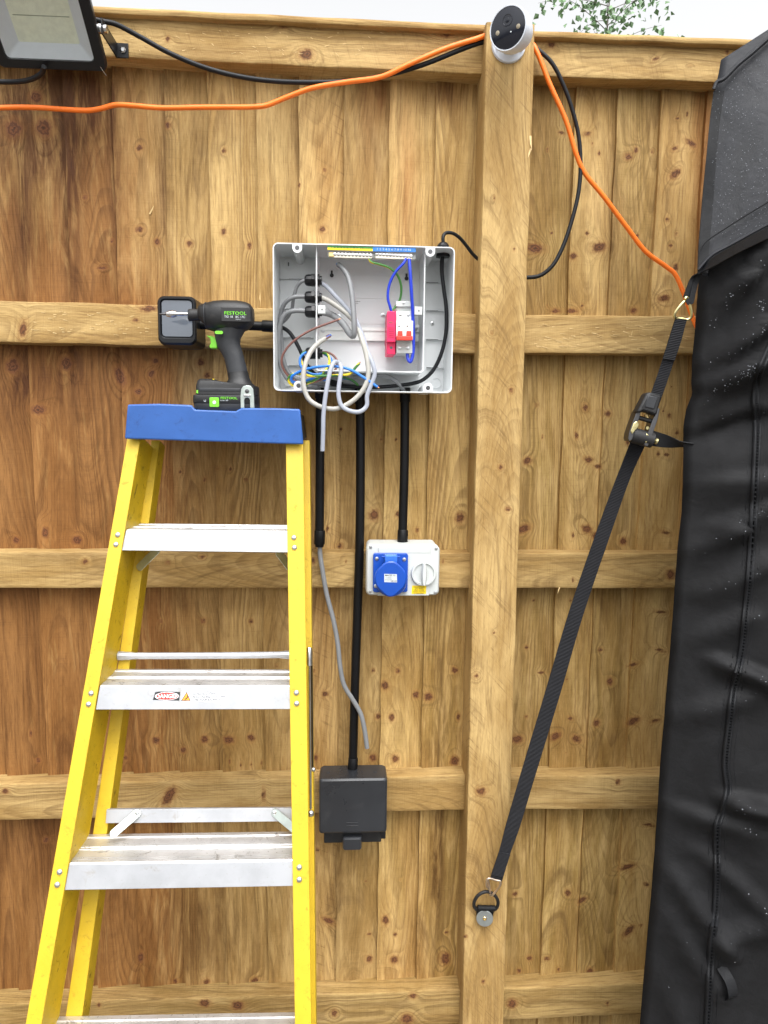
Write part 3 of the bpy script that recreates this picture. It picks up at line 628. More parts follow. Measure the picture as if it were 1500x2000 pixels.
def brace(p, q, w_, d0, d1, name='brace'):
    A = lad(*p, d0); B = lad(*q, d1); t_ = (B-A).normalized(); n_ = t_.cross(LN).normalized()*w_
    m = MB(); lps = []
    ends = []
    for a in range(7): ang = math.pi*a/6; ends.append(B+t_*w_.__abs__()*math.sin(ang)*0.9+n_*math.cos(ang))
    for a in range(7): ang = math.pi*a/6; ends.append(A-t_*w_.__abs__()*math.sin(ang)*0.9-n_*math.cos(ang))
    m.prism(ends, LN*0.0025); o = m.build(name, GZINC, ladder, bevel=0.0006)
    return o
for p, q, d0, d1 in (((222, 1628), (268, 1588), .05, .078), ((573, 1618), (536, 1587), .05, .078)):
    b_ = brace(p, q, 0.0075, d0, d1); m = MB(); m.lathe([(0.0042, 0), (0.0040, 0.002), (0.0015, 0.0032)], lad(*q, d1), -LN, 12); m.build('rivet', ZINC, b_)
for p, q, d0, d1 in (((272, 1108), (306, 1074), .075, .05), ((566, 1108), (545, 1080), .075, .05)): brace(p, q, 0.0075, d0, d1)
# folded spreader along the outside of the right-hand rails
X = 0.004
def rout(px, py, d): return lad(px, py, d)
sp1 = MB(); sp1.tube([rout(604.5, 1282, .045), rout(605.5, 1420, .045), rout(606.5, 1580, .045)], 0.0022, 8, 3, sec=(0.0022, 0.005)); s1 = sp1.build('spreader_arm', ZINC, ladder)
sp2 = MB(); sp2.tube([rout(608.5, 1272, .062), rout(609.5, 1390, .062), rout(610.5, 1505, .062)], 0.002, 8, 3, sec=(0.002, 0.005)); sp2.build('spreader_arm', DSTEEL, ladder)
m = MB(); m.tube([rout(604.5, 1266, .042), rout(604.7, 1275, .040), rout(604.9, 1300, .042)], 0.005, 10, 4, sec=(0.0052, 0.006)); m.build('spreader_hinge', ZINC, s1)
m = MB(); m.lathe([(0.006, 0), (0.006, 0.004), (0.003, 0.007)], rout(606.5, 1588, .045), (0.3, -1, 0), 12); m.build('rivet', ZINC, s1)
m = MB(); m.lathe([(0.004, 0), (0.004, 0.004), (0.002, 0.006)], rout(611, 1502, .055), (0.6, -1, 0), 12); m.build('rivet', ZINC, s1)
# warning sticker on the second step
sA = lad(299, 1362, 0.0030); ex = (lad(351, 1361.5, 0.003)-sA).normalized(); ey = LU
def lp(px, py): return lad(px, py, 0.0031)
stick = MB(); stick.add([lp(303, 1352), lp(311, 1350.5), lp(352, 1351.5), lp(350, 1368.5), lp(298.5, 1367)], [(0, 1, 2, 3, 4)]); stick = stick.build('danger_sticker', LBLACK, ladder, flat=True)
def ell(px, py, rx, ry, mat, lift, name):
    m = MB(); c = lad(px, py, 0.0031-lift); m.add([c+ex*math.cos(a*math.pi/16)*rx+ey*math.sin(a*math.pi/16)*ry for a in range(32)], [tuple(range(32))]); return m.build(name, mat, stick, flat=True)
ell(326, 1359.7, 0.0215, 0.0072, LWHITE, 0.0002, 'white_oval'); ell(326, 1359.7, 0.0205, 0.0064, LRED, 0.0004, 'red_oval')
text('DANGER', lad(326, 1360, 0.0024), ex, ey, 0.0098, LWHITE, stick, align='CENTER', lift=0.0, bold=0.02)
ws = MB(); ws.add([lp(354, 1352), lp(441, 1353), lp(440, 1371.5), lp(354, 1370)], [(0, 1, 2, 3)]); ws = ws.build('warning_sticker', pmat('sticker_silver', (0.62, 0.63, 0.65), 0.5, 0.1), ladder, flat=True)
m = MB(); m.add([lad(364.7, 1351.5, .0027), lad(372.5, 1368.7, .0027), lad(353.5, 1368.7, .0027)], [(0, 1, 2)]); m.build('triangle_border', LBLACK, ws, flat=True)
m = MB(); m.add([lad(364.7, 1353.8, .0024), lad(370.4, 1367.6, .0024), lad(355.8, 1367.6, .0024)], [(0, 1, 2)]); m.build('triangle', LORA, ws, flat=True)
m = MB(); m.add([lad(360, 1366, .0021), lad(366, 1361, .0021), lad(365, 1358.5, .0021), lad(367, 1358.5, .0021), lad(367.5, 1362, .0021), lad(363, 1366.5, .0021)], [(0, 1, 2, 3, 4, 5)]); m.build('falling_figure', LBLACK, ws, flat=True)
for i, tx in enumerate(('Do Not Sit or Climb', 'Above This Step. YOU CAN', 'LOSE YOUR BALANCE')):
    text(tx, lad(375.5, 1355.3+i*5.9, 0.0026), ex, ey, 0.0050, LGREY, ws, lift=0.0, sx=1.0, bold=0.015)
# ------------------------------------------------------------------ glossy square unit on the rail, fed by the short conduit
UB = -0.045; UF = -0.118
p0 = at(306, 577, UF); p1 = at(384, 672, UF)
x0, x1, z0, z1 = p0.x, p1.x, p1.z, p0.z
unit = thing('wall_unit', 'black rounded square wall unit with glossy dark window behind the driver bit', 'wall unit', ((x0+x1)/2, UB, z0))
m = MB(); m.loft([rr3(x0+.004, x1+.004, z0-.004, z1, 0.013, UB, 5), rr3(x0, x1, z0-.004, z1+.001, 0.014, UF+0.02, 5), rr3(x0, x1, z0-.002, z1, 0.014, UF+0.004, 5), rr3(x0+.003, x1-.003, z0+.002, z1-.003, 0.012, UF, 5),
        rr3(x0+.0055, x1-.0055, z0+.010, z1-.0055, 0.010, UF, 5), rr3(x0+.008, x1-.008, z0+.014, z1-.008, 0.008, UF+0.005, 5)], True, True)
m.build('housing', BLKRIM, unit, ang=30)
m = MB(); m.loft([rr3(x0+.0085, x1-.0085, z0+.0145, z1-.0085, 0.007, UF+0.0046, 5), rr3(x0+.0085, x1-.0085, z0+.0145, z1-.0085, 0.007, UF+0.003, 5)], True, True)
m.build('window', GLOSS, unit, ang=30)

# ------------------------------------------------------------------ conduits
def conduit(label, pts, r, couplers, group='black conduits from the enclosure', sm=6):
    P = [at(*q) for q in pts]; t_ = thing('conduit', label, 'conduit', P[-1], group)
    m = MB(); m.tube(P, r, 16, sm); m.build('pipe', BLACKP, t_)
    for a, b, rr in couplers:
        A, B = at(*a), at(*b); d = (B-A); L = d.length
        m = MB(); m.lathe([(rr*0.95, 0), (rr, 0.001), (rr, L-0.001), (rr*0.95, L)], A, d, 18); m.build('coupler', BLACKP, t_)
    return t_
CY = -0.058
conduit('short black conduit ending in a gland with grey cable hanging out below', [(625, 770, CY), (625, 900, CY), (624, 1045, CY)], 0.0096, [((624.5, 1036, CY), (624, 1063, CY), 0.0118), ((624, 1062, CY), (624, 1068, CY), 0.0095), ((625, 757, CY), (625, 778, CY), 0.0112)])
conduit('longest black conduit dropping to the charcoal outlet box', [(703, 765, CY), (704, 900, CY), (702.5, 1060, CY), (698, 1200, CY), (693, 1350, CY), (689, 1500, CY)], 0.0098, [((690, 1480, CY-.002), (688, 1509, CY-.006), 0.0112), ((703, 760, CY), (703, 790, CY), 0.0112)])
conduit('black conduit joining the enclosure to the blue socket box', [(791, 765, CY), (790, 900, CY), (786, 1050, CY)], 0.0098, [((791, 757, CY), (791, 785, CY), 0.0116), ((787, 1035, CY-.004), (786, 1060, CY-.008), 0.0116)])
conduit('short level black conduit between wall unit and enclosure', [(392, 634, -0.078), (450, 635, -0.078), (545, 638, -0.078)], 0.0096, [((512, 636.5, -0.078), (548, 638, -0.078), 0.0118)])

# ------------------------------------------------------------------ blue industrial socket with rotary switch
SF = -0.122
def S(px, py, y=SF): return at(px, py, y)
c0 = S(715.5, 1066); c1 = S(857.5, 1163)
x0, x1, z0, z1 = c0.x, c1.x, c1.z, c0.z
sock = thing('switched_socket', 'white switched industrial socket box with blue flap and rotary isolator', 'socket', ((x0+x1)/2, -0.045, z0))
m = MB(); m.loft([rr3(x0+.002, x1-.002, z0+.002, z1+.001, .010, -0.045, 5), rr3(x0+.001, x1-.001, z0+.001, z1-.001, .010, SF+0.030, 5)]); m.build('back_box', WHITEP, sock)
m = MB(); m.loft([rr3(x0, x1, z0, z1, .010, SF+0.030, 5), rr3(x0, x1, z0, z1, .010, SF+0.004, 5), rr3(x0+.003, x1-.003, z0+.003, z1-.003, .008, SF, 5)]); lid = m.build('cover', WHITEP, sock, ang=40)
a_, b_ = S(739, 1068), S(840, 1080); m = MB(); m.span((a_.x, SF-0.003, b_.z), (b_.x, SF+0.002, a_.z-.0005)); m.build('raised_panel', WHITEP, lid, bevel=0.001)
a_, b_ = S(738, 1078), S(838, 1162); m = MB(); m.span((a_.x, SF-0.0025, b_.z-.001), (b_.x, SF+0.001, a_.z)); m.build('raised_panel', WHITEP, lid, bevel=0.001)
scr = MB(); scr.lathe([(0.0036, 0), (0.0034, 0.0012), (0.0012, 0.0018)], (0, 0, 0), (0, -1, 0), 12); pe = thing('proto', 'x', 'x', (0, 0, 0)); SCREW = scr.build('screw', ZINC, pe)
def slotted(parent, loc, sc=1.0):
    o = inst(SCREW, parent, loc); o.scale = (sc, sc, sc)
    return o
for px, py in ((724, 1068), (852, 1071), (723, 1155), (850, 1157)): slotted(lid, S(px, py, SF))
# blue plate
PF = SF-0.012
bp = rr3(S(729, 1081, PF).x, S(796, 1157, PF).x, S(729, 1157, PF).z, S(729, 1081, PF).z, .005, PF, 4)
m = MB(); m.loft([[Vector((q.x, SF-.002, q.z)) for q in bp], bp]); plate = m.build('socket_plate', BLUES, sock, bevel=0.0012)
for px, py in ((736, 1091), (789.5, 1092.5), (733.5, 1144.5), (788.5, 1146)): slotted(plate, S(px, py, PF), 1.15)
m = MB(); c_ = S(763, 1132, PF); r_ = 0.0345*0.93
m.lathe([(r_*0.98, 0), (r_, 0.012), (r_, 0.020), (r_*0.94, 0.024)], c_, (0, -1, 0), 32); m.build('socket_barrel', BLUES, sock)
FF = PF-0.030
pts = []
cc = S(763, 1130, FF)
for k in range(40):
    a = 2*math.pi*k/40; rr = 0.0325
    p = Vector((cc.x+rr*math.cos(a), FF, cc.z+rr*math.sin(a)))
    if math.sin(a) < -0.85: p.z -= 0.006*(abs(math.sin(a))-0.85)/0.15
    if math.sin(a) > 0.80: p.z += 0.004*(math.sin(a)-0.8)/0.2
    pts.append(p)
m = MB(); m.loft([[q+Vector((0, 0.007, 0)) for q in pts], pts, [cc.lerp(q, 0.93)+Vector((0, -0.0016, 0)) for q in pts]]); flap = m.build('flap', BLUES, sock, ang=30)
a_, b_ = S(752, 1085, FF+.006), S(776, 1103, FF+.006); m = MB(); m.span((a_.x, PF-.022, b_.z), (b_.x, PF+.001, a_.z)); m.build('hinge_block', pmat('pale_blue_plastic', srgb(52, 108, 206), 0.3), sock, bevel=0.0025, bseg=3)
m = MB(); m.lathe([(0.0022, -0.019), (0.0022, 0.019)], ((a_.x+b_.x)/2, PF-.018, a_.z-.004), (1, 0, 0), 10); m.build('hinge_pin', BLUES, sock)
LF = FF-0.0018
q = [S(750.5, 1121, LF), S(775, 1121.5, LF), S(775.5, 1137.5, LF), S(750.5, 1137, LF)]
m = MB(); m.add(q, [(0, 1, 2, 3)]); lab = m.build('rating_label', LSILV, sock, flat=True)
XX, ZZ = Vector((1, 0, 0)), Vector((0, 0, 1))
text('MACO', S(752, 1123.8, LF), XX, ZZ, 0.0048, LBLACK, lab, bold=0.02); text('16A', S(767, 1124, LF), XX, ZZ, 0.0034, LBLACK, lab)
text('110/250V~', S(752, 1128.8, LF), XX, ZZ, 0.0032, LBLACK, lab); text('2P+E 6h IP44', S(752, 1132.3, LF), XX, ZZ, 0.0025, LBLACK, lab); text('UK CE', S(763.5, 1135, LF), XX, ZZ, 0.0042, LBLACK, lab, bold=0.01)
# rotary knob
kc = S(827, 1119, SF)
m = MB(); m.lathe([(0.0265, 0), (0.0268, 0.006), (0.0255, 0.009), (0.0222, 0.0092), (0.0212, 0.006), (0.006, 0.006)], kc, (0, -1, 0), 36); dial = m.build('rotary_dial', WHITEP, sock, ang=30)
lv = [(-.003, -.0235), (.003, -.0235), (.0052, -.008), (.0055, .004), (.0036, .020), (.0018, .0240), (-.0018, .0240), (-.0036, .020), (-.0055, .004), (-.0052, -.008)]
m = MB(); m.loft([[Vector((kc.x+a*1.1, SF-.004, kc.z+b)) for a, b in lv], [Vector((kc.x+a*1.05, SF-.016, kc.z+b)) for a, b in lv], [Vector((kc.x+a*.6, SF-.020, kc.z+b*.96)) for a, b in lv]]); m.build('lever', WHITEP, dial, ang=30)
q = [S(805, 1143.5, SF-.0029), S(832.5, 1144, SF-.0029), S(832, 1160, SF-.0029), S(803.5, 1160, SF-.0029)]
m = MB(); m.add(q, [(0, 1, 2, 3)]); yl = m.build('warning_label', LYEL, sock, flat=True)
for i, tx in enumerate(('ISOLATE PLUG', 'DO NOT', 'OPEN COVER', 'WHEN SWITCH', 'IS ENERGISED')): text(tx, (sum((v.x for v in q))/4, SF-.0029, S(818, 1146+i*3.1, SF).z), XX, ZZ, 0.0036 if i != 1 else 0.0042, LBLACK, yl, align='CENTER')

# ------------------------------------------------------------------ charcoal weatherproof outlet
OF = -0.112
x0, x1 = at(623, 1560, OF).x, at(756.5, 1560, OF).x; zt = at(690, 1521, OF).z; zb = at(690, 1629, OF).z
outl = thing('outdoor_outlet', 'charcoal weatherproof outlet box with latched lid on the lower rail', 'outlet box', ((x0+x1)/2, -0.045, zb))
def sec(y, zt_, zb_, dx): return [Vector((a, y, b)) for a, b in rrect((x0+x1)/2, (zt_+zb_)/2, x1-x0-2*dx, zt_-zb_, 0.006, 4)]
m = MB(); m.loft([sec(-0.045, zt-.002, zb-.006, 0.004), sec(-0.075, zt-.002, zb-.006, 0.004)]); m.build('back_box', CHARC, outl, ang=30)
m = MB(); m.loft([sec(-0.052, zt-.0005, zb+.001, 0.0005), sec(OF+.010, zt, zb, 0), sec(OF+.003, zt-.001, zb+.0015, 0.001), sec(OF, zt-.005, zb+.006, 0.005)]); ld = m.build('lid', CHARC, outl, ang=24)
for px, w_ in ((641, .010), (733, .013)):
    p = at(px, 1512, -0.088); m = MB(); m.lathe([(0.0042, -.001), (0.0040, 0.0008), (0.001, 0.001)], (p.x, -0.080, zt+.0001), (0, 0, 1), 12); m.build('hinge_plug', CHARCG, ld)
xa, xb = at(633, 1640, -0.08).x, at(744, 1640, -0.08).x; m = MB(); m.span((xa, -0.092, at(688, 1646, -.092).z), (xb, -0.046, zb+.004)); m.build('lower_rim', BLACKM, outl, bevel=0.002)
xa, xb = at(740, 1640, -0.08).x, at(753, 1640, -0.08).x; m = MB(); m.span((xa, -0.084, at(746, 1639, -.084).z), (xb, -0.046, zb+.004)); m.build('lower_rim', BLACKM, outl, bevel=0.002)
xa, xb = at(669, 1640, -0.108).x, at(707, 1640, -0.108).x; zl0, zl1 = at(688, 1661, -0.108).z, at(688, 1637, -0.108).z
m = MB(); m.loft([rr3(xa, xb, zl0, zl1, .005, -0.085, 4), rr3(xa, xb, zl0, zl1, .005, -0.104, 4), rr3(xa+.002, xb-.002, zl0+.002, zl1-.003, .004, -0.109, 4)]); m.build('latch', CHARC, outl, ang=30)
for k_ in range(2):
    p = at(688, 1607+k_*6, OF); m = MB(); m.span((p.x-.013, OF-.0005, p.z-.001), (p.x+.013, OF+.001, p.z+.001)); m.build('embossed_mark', CHARCG, ld, bevel=.0003)

# ------------------------------------------------------------------ cordless impact driver standing on the cap
DY = -0.166                                   # its middle plane
def d_(px, py, y=DY-0.03): return at(px, py, y)
base = d_(440, 802)
drv = thing('impact_driver', 'black and green cordless impact driver standing on the blue ladder cap', 'power tool', (base.x, DY, base.z))
def oval(px, pt, pb, hd, k=20, pw=2.6, yo=0.0):
    """upright oval section at photo column px between rows pt and pb"""
    A, B = d_(px, pt, DY), d_(px, pb, DY); c = (A+B)/2; hz = (A-B).length/2; L = []
    for i in range(k):
        t = 2*math.pi*i/k; cs, sn = math.cos(t), math.sin(t)
        L.append(Vector((c.x, DY+yo+hd*math.copysign(abs(cs)**(2/pw), cs), c.z+hz*math.copysign(abs(sn)**(2/pw), sn))))
    return L
m = MB(); m.loft([oval(388, 600, 622, .012), oval(391.5, 596, 627, .020), oval(398, 594, 634, .025), oval(403, 593, 638, .0275)]); m.build('nose_cone', BLACKM, drv, ang=30)
m = MB(); m.loft([oval(402, 592.5, 639, .0275), oval(405, 592, 644, .029), oval(416, 589.5, 647, .031), oval(419, 588.5, 648, .0325), oval(440, 587, 650, .0335), oval(466, 588, 650, .0335), oval(482, 591, 645, .032), oval(490, 595, 638, .029), oval(494.5, 602, 630, .022)]); body = m.build('motor_housing', BLACKM, drv, ang=35)
for px in (404, 417.5):
    m = MB(); m.loft([oval(px-.8, 591.2, 643, .0305), oval(px+.8, 591, 643.5, .0308)]); m.build('seam_ring', CHARCG, body)
m = MB(); m.loft([oval(368.5, 604, 627, .0105, 18, 2), oval(369.5, 603.5, 627.5, .0115, 18, 2), oval(376, 603.3, 627.5, .0118, 18, 2), oval(384, 604, 626.5, .011, 18, 2), oval(390, 603, 627, .012, 18, 2)]); ck = m.build('chuck', RUBB, drv, ang=40)
def shaft(lst, name, mat):
    m = MB(); m.loft([oval(px, 613.2-r, 613.2+r, r/FPX*1.43, 14, 2) for px, r in lst]); return m.build(name, mat, drv, ang=30)
shaft([(344, 3.2), (352, 3.6), (352.5, 4.0), (358, 4.0), (358.5, 3.2), (369, 3.0)], 'bit_shank', STEEL)
shaft([(324, 3.0), (326, 5.2), (331, 6.6), (337, 7.2), (340, 7.2), (340.5, 5.6), (342, 5.6), (342.5, 6.6), (345, 5.2)], 'bit_holder', STEEL)
shaft([(311, 0.8), (313, 1.6), (318, 1.8), (319, 2.8), (325, 3.0)], 'screw_bit', DSTEEL)
# handle: sections across the grip
def grip(pts, hd, yo=0.0, k=18, pw=2.5):
    (ax, ay), (bx, by) = pts; A, B = d_(ax, ay, DY), d_(bx, by, DY); c = (A+B)/2; h = (B-A)/2; L = []
    for i in range(k):
        t = 2*math.pi*i/k; cs, sn = math.cos(t), math.sin(t)
        L.append(c+h*math.copysign(abs(cs)**(2/pw), cs)+Vector((0, hd*math.copysign(abs(sn)**(2/pw), sn), 0)))
    return L
G = [((421, 630), (490, 628), .027), ((419, 650), (476, 650), .024), ((421, 664), (470, 661), .021), ((424, 677), (469, 672), .0195), ((432.5, 690), (473.5, 686), .0195), ((439, 703), (477, 700), .0195), ((443, 722), (482, 718), .020), ((446, 736), (485, 734), .021)]
m = MB(); m.loft([grip(a, h) for *a, h in [(p, q, h) for p, q, h in G]]); m.build('grip', CHARCG, drv, ang=40)
m = MB(); m.loft([grip(a, h) for a, h in (([(444.5, 729), (484, 725)], .0206), ([(446.5, 741), (487, 738)], .023), ([(443, 748), (492, 748)], .027), ([(430, 754), (499, 754)], .032))]); m.build('grip_foot', BLACKM, drv, ang=40)
m = MB()
def plan(pxa, pxb, py, hd, r=.008): 
    A, B = d_(pxa, py, DY-.03), d_(pxb, py, DY-.03); return [Vector((a, b, A.z)) for a, b in rrect((A.x+B.x)/2, DY, B.x-A.x, hd*2, r, 3)]
m.loft([plan(387, 416, 739, .024), plan(384, 425, 743, .030), plan(382, 499, 752, .034), plan(382, 500, 770, .035)]); ft = m.build('base_block', BLACKM, drv, ang=30)
m = MB(); m.loft([plan(388, 472, 757.5, .0352, .004), plan(388, 472, 760, .0360, .004), plan(388, 472, 764, .0352, .004)]); m.build('base_rib', CHARCG, ft)
m = MB(); m.loft([plan(377.5, 500, 771, .036), plan(377, 500.5, 774, .037), plan(377, 500.5, 786, .037), plan(380, 500, 789, .036)]); bat = m.build('battery', BLACKM, drv, ang=30)
m = MB(); m.loft([plan(378, 500.5, 788, .0365), plan(379, 500.5, 797, .0365), plan(384, 499, 803, .034)]); m.build('battery_base', CHARCG, bat, ang=30)
FY = DY-0.0375
def fr3(pxa, pxb, pya, pyb, y, r): 
    A, B = at(pxa, pya, y), at(pxb, pyb, y); return rr3(A.x, B.x, B.z, A.z, r, y, 3)
m = MB(); m.loft([fr3(409, 428, 776, 795, FY+.002, .002), fr3(409, 428, 776, 795, FY-.0008, .002)]); gb = m.build('release_button', GREENP, bat, bevel=0.0004)
c_ = at(418.5, 786, FY-.001); m = MB(); m.lathe([(.0034, 0), (.0030, .0006), (.001, .0007)], c_, (0, -1, 0), 12); m.build('button_mark', LWHITE, gb)
text('FESTOOL', at(430.5, 777.5, FY), XX, ZZ, .0062, LGRN, bat, sx=1.25, bold=.01); text('Li-Ion 18V', at(430.5, 782, FY), XX, ZZ, .0036, LSILV, bat); text('U', at(398, 783, FY), XX, ZZ, .006, LSILV, bat)
m = MB(); m.add(fr3(383.5, 387, 762, 768, DY-.0355, .0005), [tuple(range(16))]); m.build('green_tab', GREENP, ft, flat=True)
text('TS', at(431, 748.5, DY-.034), XX, ZZ, .004, LGREY, ft)
m = MB(); m.tube([at(415.5, 740.5, DY-.022), at(420, 744, DY-.026), at(426, 745.5, DY-.028)], .0011, 6, 4); m.build('led_strip', LYEL, ft)
# belt clip
cl = [(470, 797), (469.5, 775), (471, 760), (475, 754), (482.5, 752.5), (490, 754), (494.5, 760), (496, 775), (497, 797), (488.5, 797), (488, 781), (486, 777.5), (482.5, 776.5), (479, 777.5), (477, 781), (477.5, 797)]
m = MB(); m.prism([at(a, b, FY-.003) for a, b in cl], (0, .0018, 0)); clip = m.build('belt_clip', GZINC, drv, bevel=.0006)
m = MB(); c_ = at(482.5, 764, FY-.003); m.lathe([(.0042, 0), (.0040, .0016), (.0016, .0022)], c_, (0, -1, 0), 14); m.build('screw', DSTEEL, clip)
m = MB(); m.loft([fr3(475.5, 490, 770, 774.5, FY-.003, .001), fr3(476, 489.5, 770.5, 774, FY-.0065, .001)]); m.build('clip_tab', STEEL, clip, bevel=.0003)
# trigger, switch, name plate, vents
tg = [(402.5, 655), (414, 656), (421, 660), (424.5, 667), (424, 680.5), (410, 680.5), (408.5, 676), (411.5, 669), (409.5, 661)]
m = MB(); m.prism([at(a, b, DY-.009) for a, b in tg], (0, .018, 0)); m.build('trigger', GREENP, drv, bevel=.0022, bseg=3)
m = MB(); m.loft([fr3(419.5, 435.5, 646, 652.5, DY-.024, .003), fr3(419.5, 435.5, 646, 652.5, DY-.0330, .003)]); m.build('direction_switch', GREENP, drv, bevel=.0008)
NY = DY-.0345
m = MB(); m.loft([fr3(432, 489.5, 600, 628.5, NY+.006, .001), fr3(432, 489.5, 600, 628.5, NY, .001)]); npl = m.build('name_plate', LBLACK, drv, bevel=.0004)
text('FESTOOL', at(437.5, 611.5, NY), XX, ZZ, .0088, LGRN, npl, sx=1.15, bold=.006); text('TID 18', at(438, 618.5, NY), XX, ZZ, .0056, LSILV, npl); text('BC 17C', at(460, 619, NY), XX, ZZ, .0056, LSILV, npl); text('brushless', at(460.5, 623.5, NY), XX, ZZ, .0026, LSILV, npl)
for i in range(4):
    m = MB(); m.span(at(482, 603.5+i*6.6, NY-.0002)+Vector((0, .004, 0)), at(488, 608+i*6.6, NY-.0006)); m.build('vent', RUBB, drv)
# ------------------------------------------------------------------ open distribution enclosure
EB, EF = -0.047, -0.150
q = [at(531, 472, EF), at(888, 483, EF), at(884, 768, EF), at(535, 763.5, EF)]
x0, x1 = (q[0].x+q[3].x)/2, (q[1].x+q[2].x)/2; z0, z1 = (q[2].z+q[3].z)/2, (q[0].z+q[1].z)/2
encl = thing('distribution_enclosure', 'open pale grey electrical enclosure full of loose wires on the upper rail', 'electrical box', ((x0+x1)/2, EB, z0))
def E_(px, py, y): return at(px, py, y)
W_ = 0.0026
# tray: outer wall, rim and inner wall with floor
m = MB(); BI = EB-0.006
m.loft([rr3(x0+.003, x1-.003, z0+.003, z1-.003, .010, EB, 5), rr3(x0, x1, z0, z1, .011, EF+.004, 5), rr3(x0+.0005, x1-.0005, z0+.0005, z1-.0005, .0105, EF, 5), rr3(x0+W_, x1-W_, z0+W_, z1-W_, .009, EF, 5), rr3(x0+W_+.003, x1-W_-.003, z0+W_+.003, z1-W_-.003, .007, BI, 5)], True, True)
tray = m.build('outer_tray', GREYBOX, encl, ang=30)
# inner compartment: wall, rim
ix0, ix1 = E_(617, 600, EF+.012).x, E_(829.5, 600, EF+.012).x; iz0, iz1 = E_(720, 726, EF+.012).z, E_(720, 477, EF+.012).z-.001
m = MB(); IF = EF+.012
def wallring(x0, x1, z0, z1, y0, y1, t):
    m.loft([rr3(x0, x1, z0, z1, .006, y0, 4), rr3(x0, x1, z0, z1, .006, y1, 4), rr3(x0+t, x1-t, z0+t, z1-t, .005, y1, 4), rr3(x0+t+.002, x1-t-.002, z0+t+.002, z1-t-.002, .004, y0, 4)], False, False)
wallring(ix0, ix1, iz0, iz1, BI, IF, .0022); comp = m.build('inner_compartment', GREYBOX, encl, ang=30)
# floor plate of the compartment and its moulded panel
m = MB(); m.span((ix0+.003, BI-.0025, iz0+.003), (ix1-.003, BI+.001, iz1-.003)); m.build('compartment_floor', GREYBOX, comp)
a_, b_ = E_(683, 537, BI-.0025), E_(762, 584, BI-.0025); m = MB(); m.span((a_.x, BI-.0033, b_.z), (b_.x, BI-.0020, a_.z)); m.build('moulded_panel', GREYBOX, comp, bevel=.0004)
a_, b_ = E_(640, 584, BI-.0025), E_(775, 634, BI-.0025); m = MB(); m.span((a_.x, BI-.0030, b_.z), (b_.x, BI-.0020, a_.z)); m.build('moulded_panel', GREYBOX, comp, bevel=.0003)
# stiffening ribs on the outer floor, left, right and bottom channels
RB = BI-.003
for pxa, pxb, ys in ((546, 612, (545, 603, 659, 714)), (832, 876, (552, 607, 663, 718))):
    for y in ys:
        a_, b_ = E_(pxa, y, RB), E_(pxb, y+1.5, RB); m = MB(); m.span((a_.x, RB-.004, b_.z), (b_.x, BI+.001, a_.z)); r_ = m.build('rib', GREYBOX, tray, bevel=.0004)
        a2, b2 = E_(pxa+18 if pxa < 700 else pxa+1, y-.8, RB-.004), E_(pxb-5 if pxa < 700 else pxb-20, y+.4, RB-.004); m = MB(); m.span((a2.x, RB-.0046, b2.z), (b2.x, RB-.0030, a2.z)); m.build('rib_slot', LBLACK, r_)
for px in (540.5, 881):
    for y in ((530, 597, 655, 709) if px < 700 else (545, 604, 661, 714)):
        s_ = 1 if px < 700 else -1
        A = E_(px, y, EF+.03); m = MB(); xw = x0+W_ if s_ > 0 else x1-W_
        m.prism([Vector((xw-.001*s_, EF+.02, A.z+.0)), Vector((xw+.004*s_, BI, A.z-.006)), Vector((xw-.001*s_, BI, A.z-.006))], (0, 0, .0015)); m.build('gusset', GREYBOX, tray)
# knock-outs and mounting holes
def disc(px, py, r, mat, name, y=BI, parent=tray, h=.0012, inner=True):
    c = E_(px, py, y); m = MB(); m.lathe([(r, 0), (r, h*2), (r*.84, h*2), (r*.80, h*.3), (.0002, h*.3)], c, (0, -1, 0), 24); return m.build(name, mat, parent, ang=30)
for px, py in ((564, 516), (856, 523), (852, 748), (563, 744)): k_ = disc(px, py, .0115, GREYBOX, 'knockout')
m = MB(); c_ = E_(563.5, 516, BI-.0013); m.loft([rr3(c_.x-.0012, c_.x+.0012, c_.z-.004, c_.z+.004, .0011, BI-.0005, 3), rr3(c_.x-.0012, c_.x+.0012, c_.z-.004, c_.z+.004, .0011, BI-.0016, 3)]); m.build('knockout_mark', LGREY, k_)
for px, py in ((648, 534), (794, 540)):
    kk = disc(px, py, .0118, GREYBOX, 'keyhole', BI-.0025, comp)
    c = E_(px, py+2, BI-.004); m = MB(); m.lathe([(.0042, 0), (.0042, .0006)], c+Vector((0, 0, -.002)), (0, -1, 0), 14); m.box(c+Vector((0, -.0003, .004)), (.004, .0007, .008)); m.build('keyhole_slot', LBLACK, kk)
def lug(px, py, top):
    """screw lug that notches the rim"""
    c = E_(px, py, EF); m = MB(); r = .0095; s_ = 1 if top else -1; L = []
    for k in range(13): a = math.pi*k/12; L.append(Vector((c.x+r*math.cos(a), EF-.0004, c.z-s_*r*math.sin(a))))
    ze = (z1-.0012) if top else (z0+.0012)
    L = [Vector((c.x+r, EF-.0004, ze))]+L+[Vector((c.x-r, EF-.0004, ze))]
    L2 = [Vector((p.x, BI, p.z)) for p in L]; m.loft([L2, L]); o = m.build('screw_lug', GREYBOX, encl, ang=40)
    m = MB(); m.lathe([(.0046, 0), (.0044, .0007), (.0002, .0007)], c+Vector((0, -.0002, 0)), (0, -1, 0), 16); m.build('lug_hole', DSTEEL, o)
for px, py, t_ in ((580.5, 484, 1), (840.5, 491.5, 1), (583, 753, 0), (836, 757.5, 0)): lug(px, py, t_)
